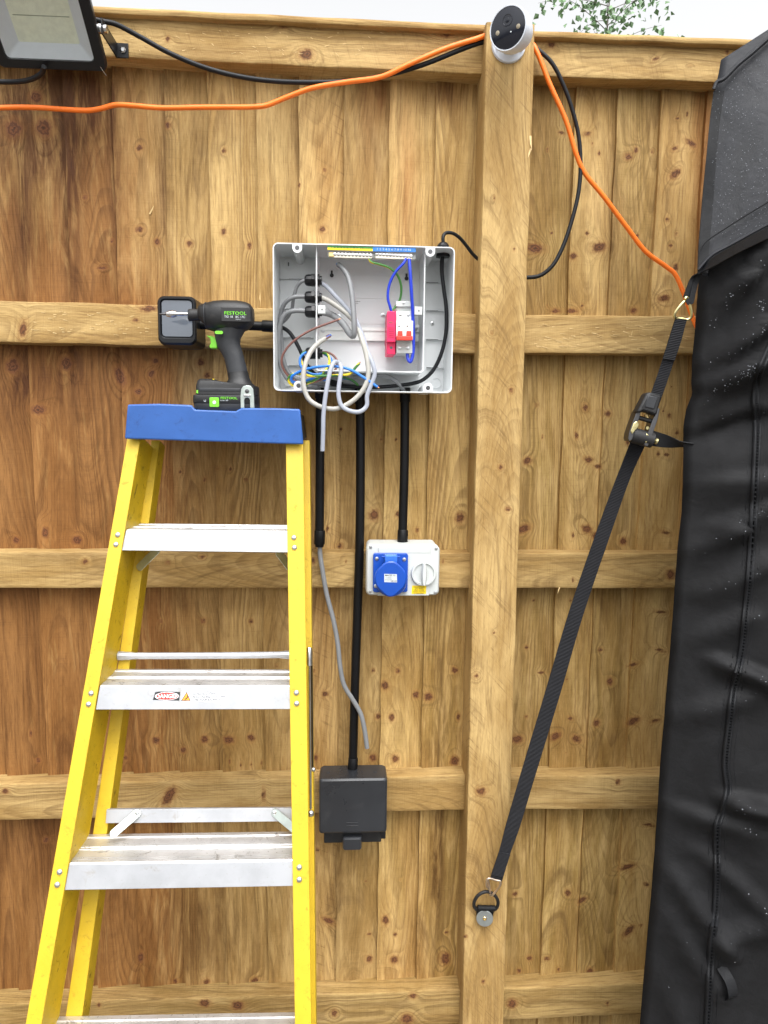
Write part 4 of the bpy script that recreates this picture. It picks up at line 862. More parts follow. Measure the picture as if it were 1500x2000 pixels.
# fixing screws
for px, py, y in ((662, 618, BI-.003), (748, 615.5, BI-.003), (844, 632, BI)):
    o = slotted(encl, E_(px, py, y), 1.25)
    m = MB(); c = E_(px, py, y)+Vector((0, -.0022, 0)); m.box(c, (.0042, .0004, .0012)); m.box(c, (.0012, .0004, .0042)); m.build('cross_slot', DSTEEL, o.parent)
text('metalbox', E_(691, 588.5, BI-.0031), XX, ZZ, .0036, LBLACK, comp, sx=1.0); text('ENC01', E_(691, 592.5, BI-.0031), XX, ZZ, .0032, LBLACK, comp)
# DIN rail
DF = BI-.010
a_, b_ = E_(622, 637.5, DF), E_(819, 667, DF)
m = MB(); zt_, zb_ = a_.z, b_.z
prof = [(BI-.006, zt_-.006), (DF+.004, zt_-.006), (DF, zt_-.006), (DF, zt_), (DF+.001, zt_), (DF+.001, zt_-.005), (BI-.004, zt_-.005)]
m.span((a_.x, BI-.007, zb_+.005), (b_.x, BI-.0055, zt_-.005)); m.span((a_.x, DF, zt_-.007), (b_.x, DF+.0012, zt_)); m.span((a_.x, DF, zb_), (b_.x, DF+.0012, zb_+.007)); m.span((a_.x, DF+.0012, zt_-.007), (b_.x, BI-.0055, zt_-.0058)); m.span((a_.x, DF+.0012, zb_+.0058), (b_.x, BI-.0055, zb_+.007))
m.span((a_.x+.002, BI-.006, zb_+.006), (b_.x-.002, BI+.0005, zt_-.006))
din = m.build('mounting_rail', pmat('galvanised_rail', (.74, .76, .74), .35, .35, var=.04), encl)
for px, py in ((631, 646), (812, 648)): slotted(din, E_(px, py, BI-.007), 1.3)
# clamp brackets beside the compartment wall
for px, py in ((628, 604.5), (817, 607)):
    a_, b_ = E_(px-7.5, py-8, IF-.002), E_(px+7.5, py+8.5, IF-.002); m = MB(); m.span((a_.x, IF-.004, b_.z), (b_.x, IF+.006, a_.z)); o = m.build('retaining_block', WHITEP, encl, bevel=.0008)
    m = MB(); m.lathe([(.0015, 0), (.0014, .0004)], E_(px+1, py, IF-.004), (0, -1, 0), 10); m.build('block_hole', LBLACK, o)
for px in (627, 817):
    for k in range(3):
        a_ = E_(px-6, 704+k*3.2+(3 if px > 700 else 0), BI-.0026); m = MB(); m.span((a_.x, BI-.0032, a_.z-.0006), (a_.x+.012, BI-.002, a_.z+.0002)); m.build('vent_line', LWHITE, comp)
# earth and neutral terminal bars
TF = IF+.002
tl = E_(640, 492, TF); tr_ = E_(812, 510, TF)
m = MB(); m.span((tl.x, TF, tr_.z+.003), (tr_.x, TF+.012, tl.z)); tb = m.build('terminal_carrier', WHITEP, encl, bevel=.0012)
m = MB(); m.span((E_(725, 495, TF).x, TF-.003, tr_.z+.004), (E_(735, 495, TF).x, TF, tl.z+.001)); m.build('carrier_post', WHITEP, tb, bevel=.0008)
for pa, pb, n_ in ((654, 724, 11), (736, 802, 11)):
    A, B = E_(pa, 498, TF-.004), E_(pb, 500.5 if pb < 730 else 502, TF-.004)
    m = MB(); m.span((A.x-.003, TF-.007, B.z-.005), (B.x+.003, TF+.001, A.z+.004)); bar_ = m.build('brass_bar', PALEB, tb, bevel=.0006)
    for k in range(n_):
        p = A.lerp(B, k/(n_-1)); m = MB(); m.lathe([(.0035, 0), (.0035, .0010), (.0028, .0014)], Vector((p.x, TF-.007, p.z+.001)), (0, -1, 0), 10); m.build('terminal_screw', STEEL, bar_)
m = MB(); A = E_(642, 496, TF-.004); m.span((A.x, TF-.008, A.z-.006), (A.x+.011, TF, A.z+.003)); m.build('earth_clamp', BRASS, tb, bevel=.0008)
# coloured number strips
LY = EF+.0015
def strip4(c, name, mat, parent=encl):
    m = MB(); m.add([at(*k, LY) for k in c]+[at(*k, LY)+Vector((0, .0012, 0)) for k in c], [(0,1,2,3),(7,6,5,4),(0,4,5,1),(1,5,6,2),(2,6,7,3),(3,7,4,0)]); return m.build(name, mat, parent, flat=True)
s1 = strip4([(639.5, 479.5), (728, 482), (728, 486), (639.5, 483.3)], 'green_strip', LDGRN); strip4([(639.5, 483.4), (728, 486.1), (728, 490.5), (639.5, 487.8)], 'yellow_strip', LYEL)
s2 = strip4([(728.3, 481.8), (812, 484), (812, 492.5), (728.3, 490.7)], 'blue_strip', LBLU)
text('1 2 3 4 5 6 7 8 9 10', at(645, 483, LY), XX, ZZ, .0040, LBLACK, s1, sx=2.05, lift=.0002); text('1 2 3 4 5 6 7 8 9 10 N', at(735, 486.7, LY), XX, ZZ, .0058, LSILV, s2, sx=1.30, lift=.0002)
# surge protector, double-pole main switch and its clip
MF = IF+.004
def blk(name, c, y0, y1, mat, parent=encl, bev=.0008):
    m = MB(); m.add([at(*k, y1) for k in c]+[Vector((at(*k, y1).x, y0, at(*k, y1).z)) for k in c], [(0,1,2,3),(7,6,5,4),(0,4,5,1),(1,5,6,2),(2,6,7,3),(3,7,4,0)]); return m.build(name, mat, parent, bevel=bev)
sg = blk('surge_protector', [(756.5, 608), (773, 608), (772.5, 668), (755.5, 667.5)], DF, MF-.006, PINK)
blk('surge_base', [(755.8, 667.5), (772.5, 668), (772, 692), (755.5, 691)], DF, MF+.003, PINK, sg)
blk('surge_top', [(756.5, 607.5), (773.2, 607.5), (773.2, 624), (756.5, 624)], DF, MF-.001, PINK, sg)
for px in (761, 769):
    m = MB(); m.lathe([(.0022, 0), (.0021, .0003)], at(px, 615.5, MF-.0012), (0, -1, 0), 12); m.build('terminal_hole', DSTEEL, sg)
m = MB(); m.lathe([(.0028, 0), (.0027, .0004)], at(764, 679, MF+.0028), (0, -1, 0), 12); m.build('terminal_hole', DSTEEL, sg)
for k in range(6):
    a_ = at(759, 640+k*3.6, MF-.0062); m = MB(); m.span((a_.x, MF-.0066, a_.z-.0005), (a_.x+.011, MF-.0055, a_.z+.0003)); m.build('print_line', pmat('dark_crimson', srgb(150, 20, 60), .5) if k == 0 else bpy.data.materials['dark_crimson'], sg)
text('SPD', at(758.5, 630, MF-.0061), XX, ZZ, .0050, LGREY, sg, sx=1.2, bold=.01)
sw = blk('main_switch', [(774, 607.5), (806.5, 608), (806.5, 627), (774, 626.5)], DF, MF+.002, OFFW)
blk('switch_face', [(774, 626), (807, 626.5), (806.5, 664), (774, 663.5)], DF, MF-.010, OFFW, sw)
blk('switch_lower', [(774, 663), (806, 663.5), (805.5, 690), (774, 689.5)], DF, MF+.003, pmat('grey_switch_plastic', srgb(188, 192, 190), .45), sw)
for px, py, y in ((782, 614.5, MF+.002), (797.5, 615, MF+.002), (780.5, 679.5, MF+.003), (796.5, 680, MF+.003)):
    s_ = slotted(sw, at(px, py, y), .95)
for px in (779.8, 796):
    m = MB(); a_ = at(px-2, 636, MF-.010); m.span((a_.x, MF-.0105, a_.z-.002), (a_.x+.0036, MF-.009, a_.z)); m.build('flag_window', LBLACK, sw)
for px in (777, 794.2): blk('toggle', [(px, 646), (px+9.3, 646), (px+9.3, 656), (px, 656)], MF-.012, MF-.019, REDT, sw, .001)
blk('toggle_bar', [(774.5, 655.5), (806, 656), (806, 664.5), (774.8, 664)], MF-.010, MF-.0215, REDT, sw, .0012)
text('63A', at(777, 631, MF-.0101), XX, ZZ, .003, LGREY, sw); text('240V', at(793, 631, MF-.0101), XX, ZZ, .003, LGREY, sw)
ckk = blk('end_clip', [(773, 588), (804.5, 588), (804.5, 599), (773, 598.5)], DF-.004, MF+.006, WHITEP, encl, .001)
blk('clip_body', [(772, 598.5), (803.5, 599), (802.5, 608), (774, 607.5)], DF, MF+.012, WHITEP, ckk, .001); slotted(ckk, at(788.5, 591.5, MF+.006), .8)
blk('end_stop', [(809, 634.5), (818.5, 634.5), (818.5, 640), (809, 640)], DF, MF+.012, WHITEP, encl, .0006)
# cable glands through the compartment's left wall
GY = EF+.036
for i, (py, px) in enumerate(((547.5, 616), (580.5, 616), (609, 616.5), (690, 617.5))):
    c = at(px, py, GY); gl = thing('cable_gland', 'black compression gland number', 'gland', c) if False else None
    ax = (1, 0, 0)
    m = MB(); m.lathe([(.0075, -.0215), (.0105, -.0190), (.0118, -.014), (.0118, -.008)], c, ax, 12); g0 = m.build('cable_gland', BLKRIM, encl, ang=25)
    m = MB(); m.lathe([(.0132, -.0085), (.0132, -.0005)], c, ax, 6); m.build('hex_nut', BLKRIM, g0, bevel=.0006)
    m = MB(); m.lathe([(.0130, .003), (.0130, .0085)], c, ax, 6); m.lathe([(.0085, .0085), (.0085, .013)], c, ax, 14); m.build('lock_nut', BLKRIM, g0, bevel=.0004)
# gland on top at the right
c = Vector((at(866, 480, EF+.04).x, EF+.045, z1))
m = MB(); m.lathe([(.0118, -.001), (.0118, .006), (.0125, .007), (.0125, .012), (.0095, .017), (.0068, .019)], c, (0, 0, 1), 12); gt = m.build('cable_gland', BLKRIM, encl, ang=25)
m = MB(); m.lathe([(.0155, -.004), (.0155, -.010)], c, (0, 0, 1), 6); m.build('lock_nut', BLKRIM, gt, bevel=.0006)

# ------------------------------------------------------------------ cables and cores inside and below the enclosure
def cable(name, label, pts, r, mat, cat='cable', group=None, sec=None, up=None, seg=10, sm=7, stripe=None, twist=.35, tips=()):
    P = [at(*p) for p in pts]; t_ = thing(name, label, cat, P[0], group)
    m = MB(); m.tube(P, r, seg, sm, sec=sec, up=up, stripe=stripe, twist=twist); m.build('sheath' if cat == 'cable' else 'insulation', mat, t_, ang=60)
    for A, B, rr, mt in tips:
        m = MB(); m.tube([at(*A), at(*B)], rr, 8, 2); m.build('conductor', mt, t_)
    return t_
FR = EF+.02     # depth of the wires lying in front
cable('grey_cable', 'thick grey cable stub bent upright in the middle of the enclosure', [(596, 609, GY), (632, 610, GY), (650, 616, GY+.01), (668, 630, FR+.01), (684, 652, FR-.004), (691, 656, FR-.018), (692, 640, FR-.022), (690, 602, FR-.018), (685, 560, FR-.008), (678, 537, FR), (668, 523, FR+.006), (660.5, 516.5, FR+.01)], .0064, CABLEG, sec=(.0068, .0052), tips=[((661, 517.5, FR+.01), (657.5, 514.5, FR+.01), .0026, WBLUE)])
cable('round_cable', 'pale grey round cable hanging in a big loop below the enclosure', [(610, 581, GY), (632, 583, GY), (652, 594, GY), (676, 612, GY-.006), (693, 630, FR), (707, 664, FR-.02), (717, 702, FR-.03), (718.5, 738, FR-.034), (708, 763, FR-.036), (686, 785, FR-.036), (655, 798.5, FR-.034), (625, 794, FR-.032), (603.5, 780, FR-.03), (593.5, 755, FR-.028), (594, 722, FR-.024), (606, 688, FR-.012), (622, 670, FR-.004), (637, 660, FR)], .0050, CABLEL, tips=[((636, 660.5, FR), (647, 654, FR-.001), .0022, WBLUE), ((636, 661.5, FR-.003), (646, 656.5, FR-.004), .0021, WBROWN), ((636, 658, FR+.002), (644, 653.5, FR+.002), .0021, WBROWN)])
cable('flat_cable', 'flat pale grey cable looping below the enclosure with its cut end hanging straight', [(610, 550, GY), (633, 556, GY+.004), (655, 578, GY), (676, 600, GY-.004), (693, 622, FR-.004), (708, 656, FR-.014), (718, 687, FR-.026), (728, 711, FR-.034), (732, 730, FR-.036), (725, 751, FR-.037), (717, 773, FR-.038), (716, 793, FR-.039), (703, 804, FR-.041), (685, 803, FR-.042), (667.5, 793, FR-.042), (661, 770, FR-.041), (664, 739, FR-.038), (666.5, 719, FR-.034), (661, 708.5, FR-.030), (653, 707.5, FR-.036), (646, 721, FR-.044), (637, 765, FR-.050), (632, 808, FR-.052), (631, 845, FR-.052), (630, 881, FR-.050)], .004, CABLEF, sec=(.0044, .0027), up=(0, -1, .02))
cable('grey_cable', 'grey cable curving down the left wall from the third gland', [(600, 608, GY), (592, 607, GY), (574, 607, GY), (557, 614, GY+.004), (547, 635, GY+.008), (544, 672, GY+.014), (548, 712, GY+.02), (562, 740, GY+.024), (590, 753, GY+.028), (618, 757, GY+.03), (625, 768, CY)], .0050, CABLEG)
cable('grey_cable', 'grey cable curving down the left wall from the second gland', [(600, 580, GY), (590, 579, GY), (572, 581, GY), (556, 593, GY+.008), (548, 617, GY+.018), (549, 660, GY+.024), (553, 700, GY+.028), (566, 730, GY+.032), (605, 748, GY+.036), (660, 752, GY+.036), (698, 757, CY), (703, 768, CY)], .0044, CABLEG)
cable('grey_cable', 'thin grey cable hooking behind others from the top gland', [(600, 548, GY), (590, 549.5, GY), (580, 560, GY+.006), (573, 585, GY+.014), (570, 604, GY+.02), (560, 622, GY+.026), (548, 632, GY+.03), (538, 638, -0.078)], .0036, CABLEG)
cable('black_cable', 'black flex arriving through the short level conduit', [(536, 637, -0.078), (552, 640, -0.085), (566, 650, -0.09), (580, 672, -0.092), (592, 697, -0.092), (601, 715, -0.09), (612, 728, -0.088), (640, 742, -0.084), (670, 750, -0.080)], .0040, CABLEB)
cable('black_cable', 'black flex running down the right wall inside the enclosure', [(866, 484, EF+.045), (863.5, 505, EF+.045), (863, 532, EF+.045), (867, 566, EF+.044), (871.5, 602, EF+.044), (871, 650, EF+.044), (861.5, 692, EF+.046), (844.5, 725, EF+.050), (822, 744, EF+.054), (781, 752.5, EF+.06), (738, 756, EF+.062), (696, 756, EF+.064), (651, 751, EF+.068), (636, 746, EF+.07)], .0040, CABLEB)
cable('grey_cable', 'grey cable arching along the enclosure floor into the right conduit', [(690, 737, GY+.03), (718, 733, GY+.024), (748, 733, GY+.02), (770, 742, GY+.022), (784, 756, GY+.026), (791, 770, CY)], .0046, CABLEG)
cable('blue_core', 'mid blue core coiled round the lowest gland', [(608, 690, GY), (598, 688.5, GY-.008), (588, 696, GY-.014), (586, 710, GY-.018), (593, 722, GY-.022), (607, 730, GY-.024), (622, 731, GY-.022), (638, 724, GY-.016), (647, 712, GY-.012), (646, 700, GY-.008), (633, 691, GY)], .0026, WBLUE, 'wire', 'coloured cores')
cable('blue_core', 'long bright blue core sweeping over the lower compartment wall', [(640, 742, FR+.02), (612, 740, FR+.012), (597, 743.5, FR+.002), (581, 747, FR-.006), (570, 744.5, FR-.010), (570, 736, FR-.014), (585, 726, FR-.02), (607, 719, FR-.024), (633, 715.5, FR-.028), (659, 716, FR-.030), (685, 722.5, FR-.034), (711, 738, FR-.036), (737.5, 756, FR-.036)], .0028, WBLUE, 'wire', 'coloured cores', tips=[((737, 755.6, FR-.036), (740.5, 758, FR-.036), .0013, COPPER)])
cable('earth_core', 'green and yellow core bent up at its stripped tip', [(600, 753, FR+.014), (585, 754, FR+.008), (569, 751, FR), (563, 741, FR-.004), (571, 731.5, FR-.010), (588, 730.5, FR-.016), (606, 734, FR-.020), (624, 734.5, FR-.024), (659, 733, FR-.028), (681, 731, FR-.030), (689, 725, FR-.030), (695, 717, FR-.030), (702, 709.5, FR-.030)], .0026, [WGREEN, WYEL], 'wire', 'coloured cores', seg=12, stripe=1, twist=.25, tips=[((701, 710.5, FR-.03), (704, 707, FR-.03), .0012, COPPER)])
cable('earth_core', 'green and yellow core curling out of the lowest gland', [(628, 689, GY), (637, 691, GY-.006), (643, 700, GY-.012), (642, 713, GY-.016), (633, 727, GY-.020), (617, 741, GY-.018), (600, 749, GY-.012)], .0026, [WGREEN, WYEL], 'wire', 'coloured cores', seg=12, stripe=1, twist=.2)
cable('earth_core', 'green and yellow core wrapped left of the lowest gland', [(606, 687, GY), (597, 686, GY-.004), (588.5, 694, GY-.008), (589, 708, GY-.012), (596, 721, GY-.014), (610, 731, GY-.012)], .0024, [WGREEN, WYEL], 'wire', 'coloured cores', seg=12, stripe=1, twist=.2)
cable('brown_core', 'brown core arcing across the left side of the enclosure', [(626, 688, GY), (640, 688.5, GY-.004), (652, 695, GY-.008), (658.5, 706, GY-.012), (655, 722, GY-.014), (641, 735, GY-.012), (624, 743, GY-.008), (605, 748, GY-.006), (585, 747, GY-.010), (568, 739, GY-.014), (556, 725, GY-.018), (550, 710, GY-.022), (551.5, 696, GY-.024), (562, 678, GY-.026), (581, 660.5, GY-.028), (607, 645, GY-.028), (633, 634.5, GY-.028), (661.5, 624, GY-.026)], .0023, WBROWN, 'wire', 'coloured cores', tips=[((661, 624.2, GY-.026), (665, 622.5, GY-.026), .0012, COPPER)])
cable('blue_core', 'deep blue core from neutral bar to the crimson surge protector', [(793, 505, TF-.006), (789, 513, TF-.008), (772, 532, TF-.006), (760.5, 556, TF-.002), (757.5, 582, TF), (762, 600, TF+.002), (765, 611, MF+.002)], .0027, WDBLUE, 'wire', 'coloured cores')
cable('blue_core', 'deep blue core running straight down past the main switch', [(799, 506, TF-.006), (801, 530, TF-.010), (803.5, 570, TF-.008), (806.5, 620, TF), (807.5, 660, TF+.006), (806, 694, TF+.008), (801.5, 706.5, TF+.008), (797, 702, TF+.010), (795.5, 690, MF+.010)], .0034, WDBLUE, 'wire', 'coloured cores')
cable('earth_core', 'green and yellow core from earth bar to the surge protector', [(721, 503, TF-.004), (724, 511, TF-.006), (740, 516, TF-.004), (760, 523, TF), (776, 537, TF+.004), (783.5, 560, TF+.008), (781, 585, TF+.012), (770, 602, TF+.012), (762, 610, MF+.006)], .0024, [WGREEN, WYEL], 'wire', 'coloured cores', seg=12, stripe=1, twist=.04)
cable('earth_core', 'green and dark blue wire tucked below the compartment by the middle conduit', [(668, 738, GY+.02), (684, 741, GY+.02), (697, 750, GY+.024), (704, 766, CY)], .0026, [WGREEN, WDBLUE], 'wire', 'coloured cores', seg=12, stripe=1, twist=.1)
cable('grey_cable', 'grey cable hanging loose from the short conduit with a cut end', [(624, 1058, CY), (625.5, 1085, CY), (630, 1115, CY-.004), (638, 1160, CY-.008), (652, 1215, CY-.014), (660, 1260, CY-.018), (664, 1300, CY-.02), (672, 1338, CY-.02), (688, 1365, CY-.02), (704, 1393, CY-.02), (712, 1425, CY-.02), (717, 1461, CY-.018)], .0050, CABLEG, sec=(.0052, .0046), tips=[((716.8, 1460, CY-.018), (717.2, 1462.5, CY-.018), .0030, COPPER)])
# ------------------------------------------------------------------ runs of flex along the fence top
cable('orange_cable', 'orange cable strung along the fence top and down to the black canopy', [(-140, 214, -0.055), (-60, 211, -0.055), (0, 210.5, -0.05), (40, 209.5, -0.05), (80, 210.5, -0.05), (130, 214, -0.05), (175, 215.5, -0.05), (200, 211.5, -0.05), (225, 205, -0.05), (262, 206.5, -0.05), (310, 210.5, -0.05), (400, 209.5, -0.05), (500, 208.5, -0.05), (520, 206, -0.05), (560, 190, -0.052), (610, 172, -0.056), (680, 160, -0.060), (745, 150, -0.066), (800, 125, -0.072), (870, 95, -0.072), (930, 76, -0.070), (950, 70, -0.066), (1000, 72, -0.062), (1038, 85, -0.062), (1048, 100, -0.068), (1072, 160, -0.07), (1105, 235, -0.066), (1125, 300, -0.060), (1140, 335, -0.056), (1180, 385, -0.05), (1225, 445, -0.045), (1262, 492, -0.045), (1300, 520, -0.048), (1318, 535, -0.052), (1335, 572, -0.058), (1352, 618, -0.064), (1375, 670, -0.075)], .0050, CABLEO, sm=8)
cable('black_cable', 'black flex sagging from the floodlight bracket to the post', [(170, 34, -0.11), (196, 41, -0.10), (225, 47, -0.09), (270, 70, -0.075), (330, 103, -0.066), (400, 132, -0.062), (470, 150, -0.058), (540, 159, -0.056), (620, 161, -0.056), (690, 158, -0.058), (760, 146, -0.060), (830, 125, -0.064), (900, 97, -0.064), (940, 83, -0.060), (980, 76, -0.055), (1010, 80, -0.055)], .0048, CABLEB, sm=8)
cable('black_cable', 'black flex looping down from the post top and back behind the post', [(1000, 82, -0.055), (1035, 88, -0.058), (1052, 98, -0.064), (1078, 123, -0.068), (1100, 165, -0.066), (1118, 215, -0.062), (1130, 265, -0.058), (1134, 320, -0.056), (1130, 375, -0.056), (1117, 430, -0.056), (1098, 485, -0.056), (1078, 520, -0.056), (1055, 538, -0.052), (1028, 542, -0.048), (995, 540, -0.042)], .0043, CABLEB, sm=8)
cable('black_cable', 'thin black flex from the enclosure top gland to the back of the post', [(866, 478, EF+.045), (865.5, 463, EF+.045), (870, 455.5, EF+.05), (882, 455, EF+.056), (896, 463, EF+.066), (911, 480, -0.07), (925, 498, -0.058), (950, 520, -0.045)], .0036, CABLEB)
cable('black_cable', 'black flex curling out from under the floodlight', [(-90, 150, -0.06), (-30, 158, -0.062), (10, 160, -0.064), (45, 158.5, -0.07), (68, 152, -0.085), (82, 142, -0.10), (86, 130, -0.115)], .0048, CABLEB)

# ------------------------------------------------------------------ security camera on the post
mc = at(993, 93, POSTY)
cctv = thing('security_camera', 'white bullet security camera with round black face on the post top', 'camera', mc)
m = MB(); axm = Vector((0, -1, 0.0)).normalized()
m.lathe([(.0345, 0), (.0345, .003), (.0335, .006), (.026, .010), (.019, .017), (.015, .026), (.013, .036)], mc+Vector((0, 0, .004)), axm, 36); base_ = m.build('mount', CAMW, cctv, ang=40)
for dx, dz in ((-.0235, -.010), (.0235, -.012), (0, .028)):
    m = MB(); m.lathe([(.0036, 0), (.0034, .0012), (.0016, .0014)], mc+Vector((dx, -.0105, dz+.004)), (dx*6, -1, dz*6), 12); s_ = m.build('screw', ZINC, base_)
    m = MB(); m.lathe([(.0014, 0), (.0013, .0003)], mc+Vector((dx*1.02, -.0122, dz*1.02+.004)), (dx*6, -1, dz*6), 8); m.build('screw_recess', LRED if dx > 0 else BRASS, s_)
vd = (at(993, 57, POSTY-.09)-CAMP).normalized(); sr = vd.cross(Vector((0, 0, 1))).normalized(); su = sr.cross(vd)
face = (-vd-sr*.50+su*.30).normalized()          # where it looks
fc = at(992.5, 55, POSTY-.098)
Rb = .0380
m = MB(); m.lathe([(.004, -.066), (.014, -.064), (.023, -.058), (.030, -.046), (Rb*.985, -.026), (Rb, -.008), (Rb, .000), (Rb*.975, .0022), (Rb*.93, .0022), (Rb*.92, .0008)], fc, face, 40); bdy = m.build('body', CAMW, cctv, ang=35)
m = MB(); m.lathe([(Rb*.925, -.001), (Rb*.925, .0012), (Rb*.90, .0018), (.0002, .0022)], fc, face, 40); fp = m.build('face_plate', CAMF, cctv, ang=40)
e1 = Vector((0, 0, 1)); e1 = (e1-face*e1.dot(face)).normalized(); e2 = e1.cross(face)
def onface(u, v, h=.0023): return fc+e2*u+e1*v+face*h
m = MB(); m.lathe([(.0105, 0), (.0105, .0006), (.0092, .0007), (.0088, .0001), (.0045, .0001), (.0040, .0008), (.0002, .0012)], onface(0, .013, .0019), face, 24); m.build('lens', CAMF, fp, ang=30)
for u in (-.021, .021): m = MB(); m.lathe([(.0042, 0), (.0036, .0004), (.0002, .0005)], onface(u, -.003, .0019), face, 16); m.build('infrared_lamp', pmat('lamp_amber', srgb(150, 140, 120), .3) if u < 0 else bpy.data.materials['lamp_amber'], fp)
m = MB(); m.lathe([(.0018, 0), (.0002, .0004)], onface(.006, -.008, .0020), face, 10); m.build('status_light', LSILV, fp)
m = MB(); m.tube([mc+Vector((0, -.028, .006)), fc-face*.050], .0125, 16, 4); m.build('joint', CAMW, cctv)

# ------------------------------------------------------------------ floodlight hanging from the top rail
TL = R(50)
FN = Vector((0, -math.cos(TL), -math.sin(TL)))       # it shines down and out
FU = Vector((0, -math.sin(TL), math.cos(TL))); FX = Vector((1, 0, 0))
corner = at(211, 141, -0.085)                         # lower right corner of the front frame
bw = .208; bh = .172
fl0 = corner+FX*(-bw/2)+FU*(bh/2)
fld = thing('floodlight', 'black flat floodlight with pale light panel tilted down from the top rail', 'floodlight', fl0+Vector((0, .1, 0)))
def fpt(u, v, n): return fl0+FX*u+FU*v+FN*n
def frr(w_, h_, r, n, k=4): return [fpt(a, b, n) for a, b in rrect(0, 0, w_, h_, r, k)]
m = MB(); m.loft([frr(bw*.86, bh*.82, .010, -.040), frr(bw*.97, bh*.96, .010, -.022), frr(bw, bh, .012, -.010), frr(bw, bh, .012, -.002), frr(bw-.004, bh-.004, .011, .000), frr(bw-.040, bh-.034, .008, .000), frr(bw-.043, bh-.037, .007, -.003)], True, False); m.build('housing', BLKRIM, fld, ang=28)
m = MB(); m.loft([frr(bw-.043, bh-.037, .007, -.003), frr(bw-.093, bh-.078, .003, -.022)], False, False); m.build('reflector', REFL, fld, ang=28)
m = MB(); m.loft([frr(bw-.093, bh-.078, .003, -.022), frr(bw-.093, bh-.078, .003, -.024)]); lp_ = m.build('light_panel', LEDY, fld, ang=28)
m = MB(); m.span((-.05, 0, 0), (.05, .001, .001)); m = MB(); m.add([fpt(-.052, .0, -.0217), fpt(.052, .0, -.0217), fpt(.052, -.0015, -.0217), fpt(-.052, -.0015, -.0217)], [(0, 1, 2, 3)]); m.build('panel_joint', pmat('led_joint', srgb(150, 158, 130), .6), lp_, flat=True)
m = MB(); m.loft([frr(bw-.042, bh-.036, .007, -.0028), frr(bw-.042, bh-.036, .007, -.0012)]); m.build('glass', GLASS, fld, flat=True)
for k in range(9):
    u = -bw*.38+k*bw*.095; m = MB(); A = fpt(u, 0, -.030); rot = Matrix((FX, FU, -FN)).transposed(); m.box(A+FN*(-.012), (.003, bh*.78, .020), rot); m.build('cooling_fin', BLKRIM, fld)
# bracket: arm on the side, foot on the rail
pv = min((fpt(bw/2+.004, k*.002-.1, -.020) for k in range(90)), key=lambda p: abs(proj(p)[1]-57))
m = MB(); m.lathe([(.0085, -.006), (.0085, .000), (.0072, .004), (.0072, .009), (.003, .0105)], pv, (1, 0, 0), 16); m.build('pivot_bolt', STEEL, fld, ang=30)
m = MB(); foot = at(222, 63, RAILY); m.span((pv.x+.001, RAILY, pv.z-.014), (pv.x+.004, pv.y-.012, pv.z+.014)); m.span((pv.x+.001, RAILY-.003, pv.z-.014), (pv.x+.026, RAILY, pv.z+.014)); m.build('bracket', BLKRIM, fld, bevel=.0008)
m = MB(); m.lathe([(.006, 0), (.006, .002), (.0035, .0045)], Vector((pv.x+.016, RAILY-.003, pv.z)), (0, -1, 0), 6); m.build('bracket_bolt', ZINC, fld)
m = MB(); m.tube([fpt(bw/2-.012, -bh/2+.010, .001), fpt(bw/2-.005, -bh/2-.006, .001)], .0007, 6, 2); m.build('scratch_clip', STEEL, fld)

# ------------------------------------------------------------------ birch beyond the fence
TY = 6.2
rb_ = random.Random(11)
tc = at(1190, -40, TY)
tree = thing('leafy_tree', 'small sparse leafy tree showing above the fence top', 'tree', (tc.x, TY, 0))
m = MB(); m.tube([Vector((tc.x, TY, -.02)), Vector((tc.x+.05, TY, 1.5)), Vector((tc.x-.03, TY+.03, 3.0)), Vector((tc.x, TY, tc.z-.6)), Vector((tc.x+.03, TY, tc.z+.4))], .06, 10, 5, rr=[.07, .05, .035, .02, .012, .007, .004]); m.build('trunk', BARK, tree)
br = MB(); lf_ = MB(); 
def leaf(p, s_):
    d = Vector((rb_.uniform(-1, 1), rb_.uniform(-1, 1), rb_.uniform(-1.6, .2))).normalized(); n_ = d.cross(Vector((rb_.uniform(-1, 1), rb_.uniform(-1, 1), rb_.uniform(-1, 1)))).normalized(); k = d.cross(n_)*s_*.18
    lf_.add([p, p+d*s_*.35+n_*s_*.42+k, p+d*s_, p+d*s_*.35-n_*s_*.42+k], [(0, 1, 2), (0, 2, 3)])
for k in range(54):
    z = tc.z-1.7+2.6*(k/54); a = k*2.4+rb_.uniform(-.4, .4); ln = (.80-.26*abs(z-tc.z-.0))*rb_.uniform(.75, 1.1)
    A = Vector((tc.x, TY, z)); up_ = rb_.uniform(.5, .9)
    P = [A+Vector((math.cos(a), math.sin(a), 0))*ln*t+Vector((0, 0, ln*(up_*t-.30*t*t))) for t in (0, .25, .5, .75, 1)]
    br.tube(P, .006, 5, 3, rr=[.005, .0035, .0025, .0018, .0012])
    for j in range(34):
        t = rb_.uniform(.2, 1.03); i_ = min(int(t*4), 3); f_ = t*4-i_; p = P[i_].lerp(P[i_+1], f_)+Vector((rb_.gauss(0, .05), rb_.gauss(0, .05), rb_.gauss(-.05, .06)))
        leaf(p, rb_.uniform(.045, .075))
br.build('branches', BARK, tree); o = lf_.build('crown', LEAF, tree, flat=True)
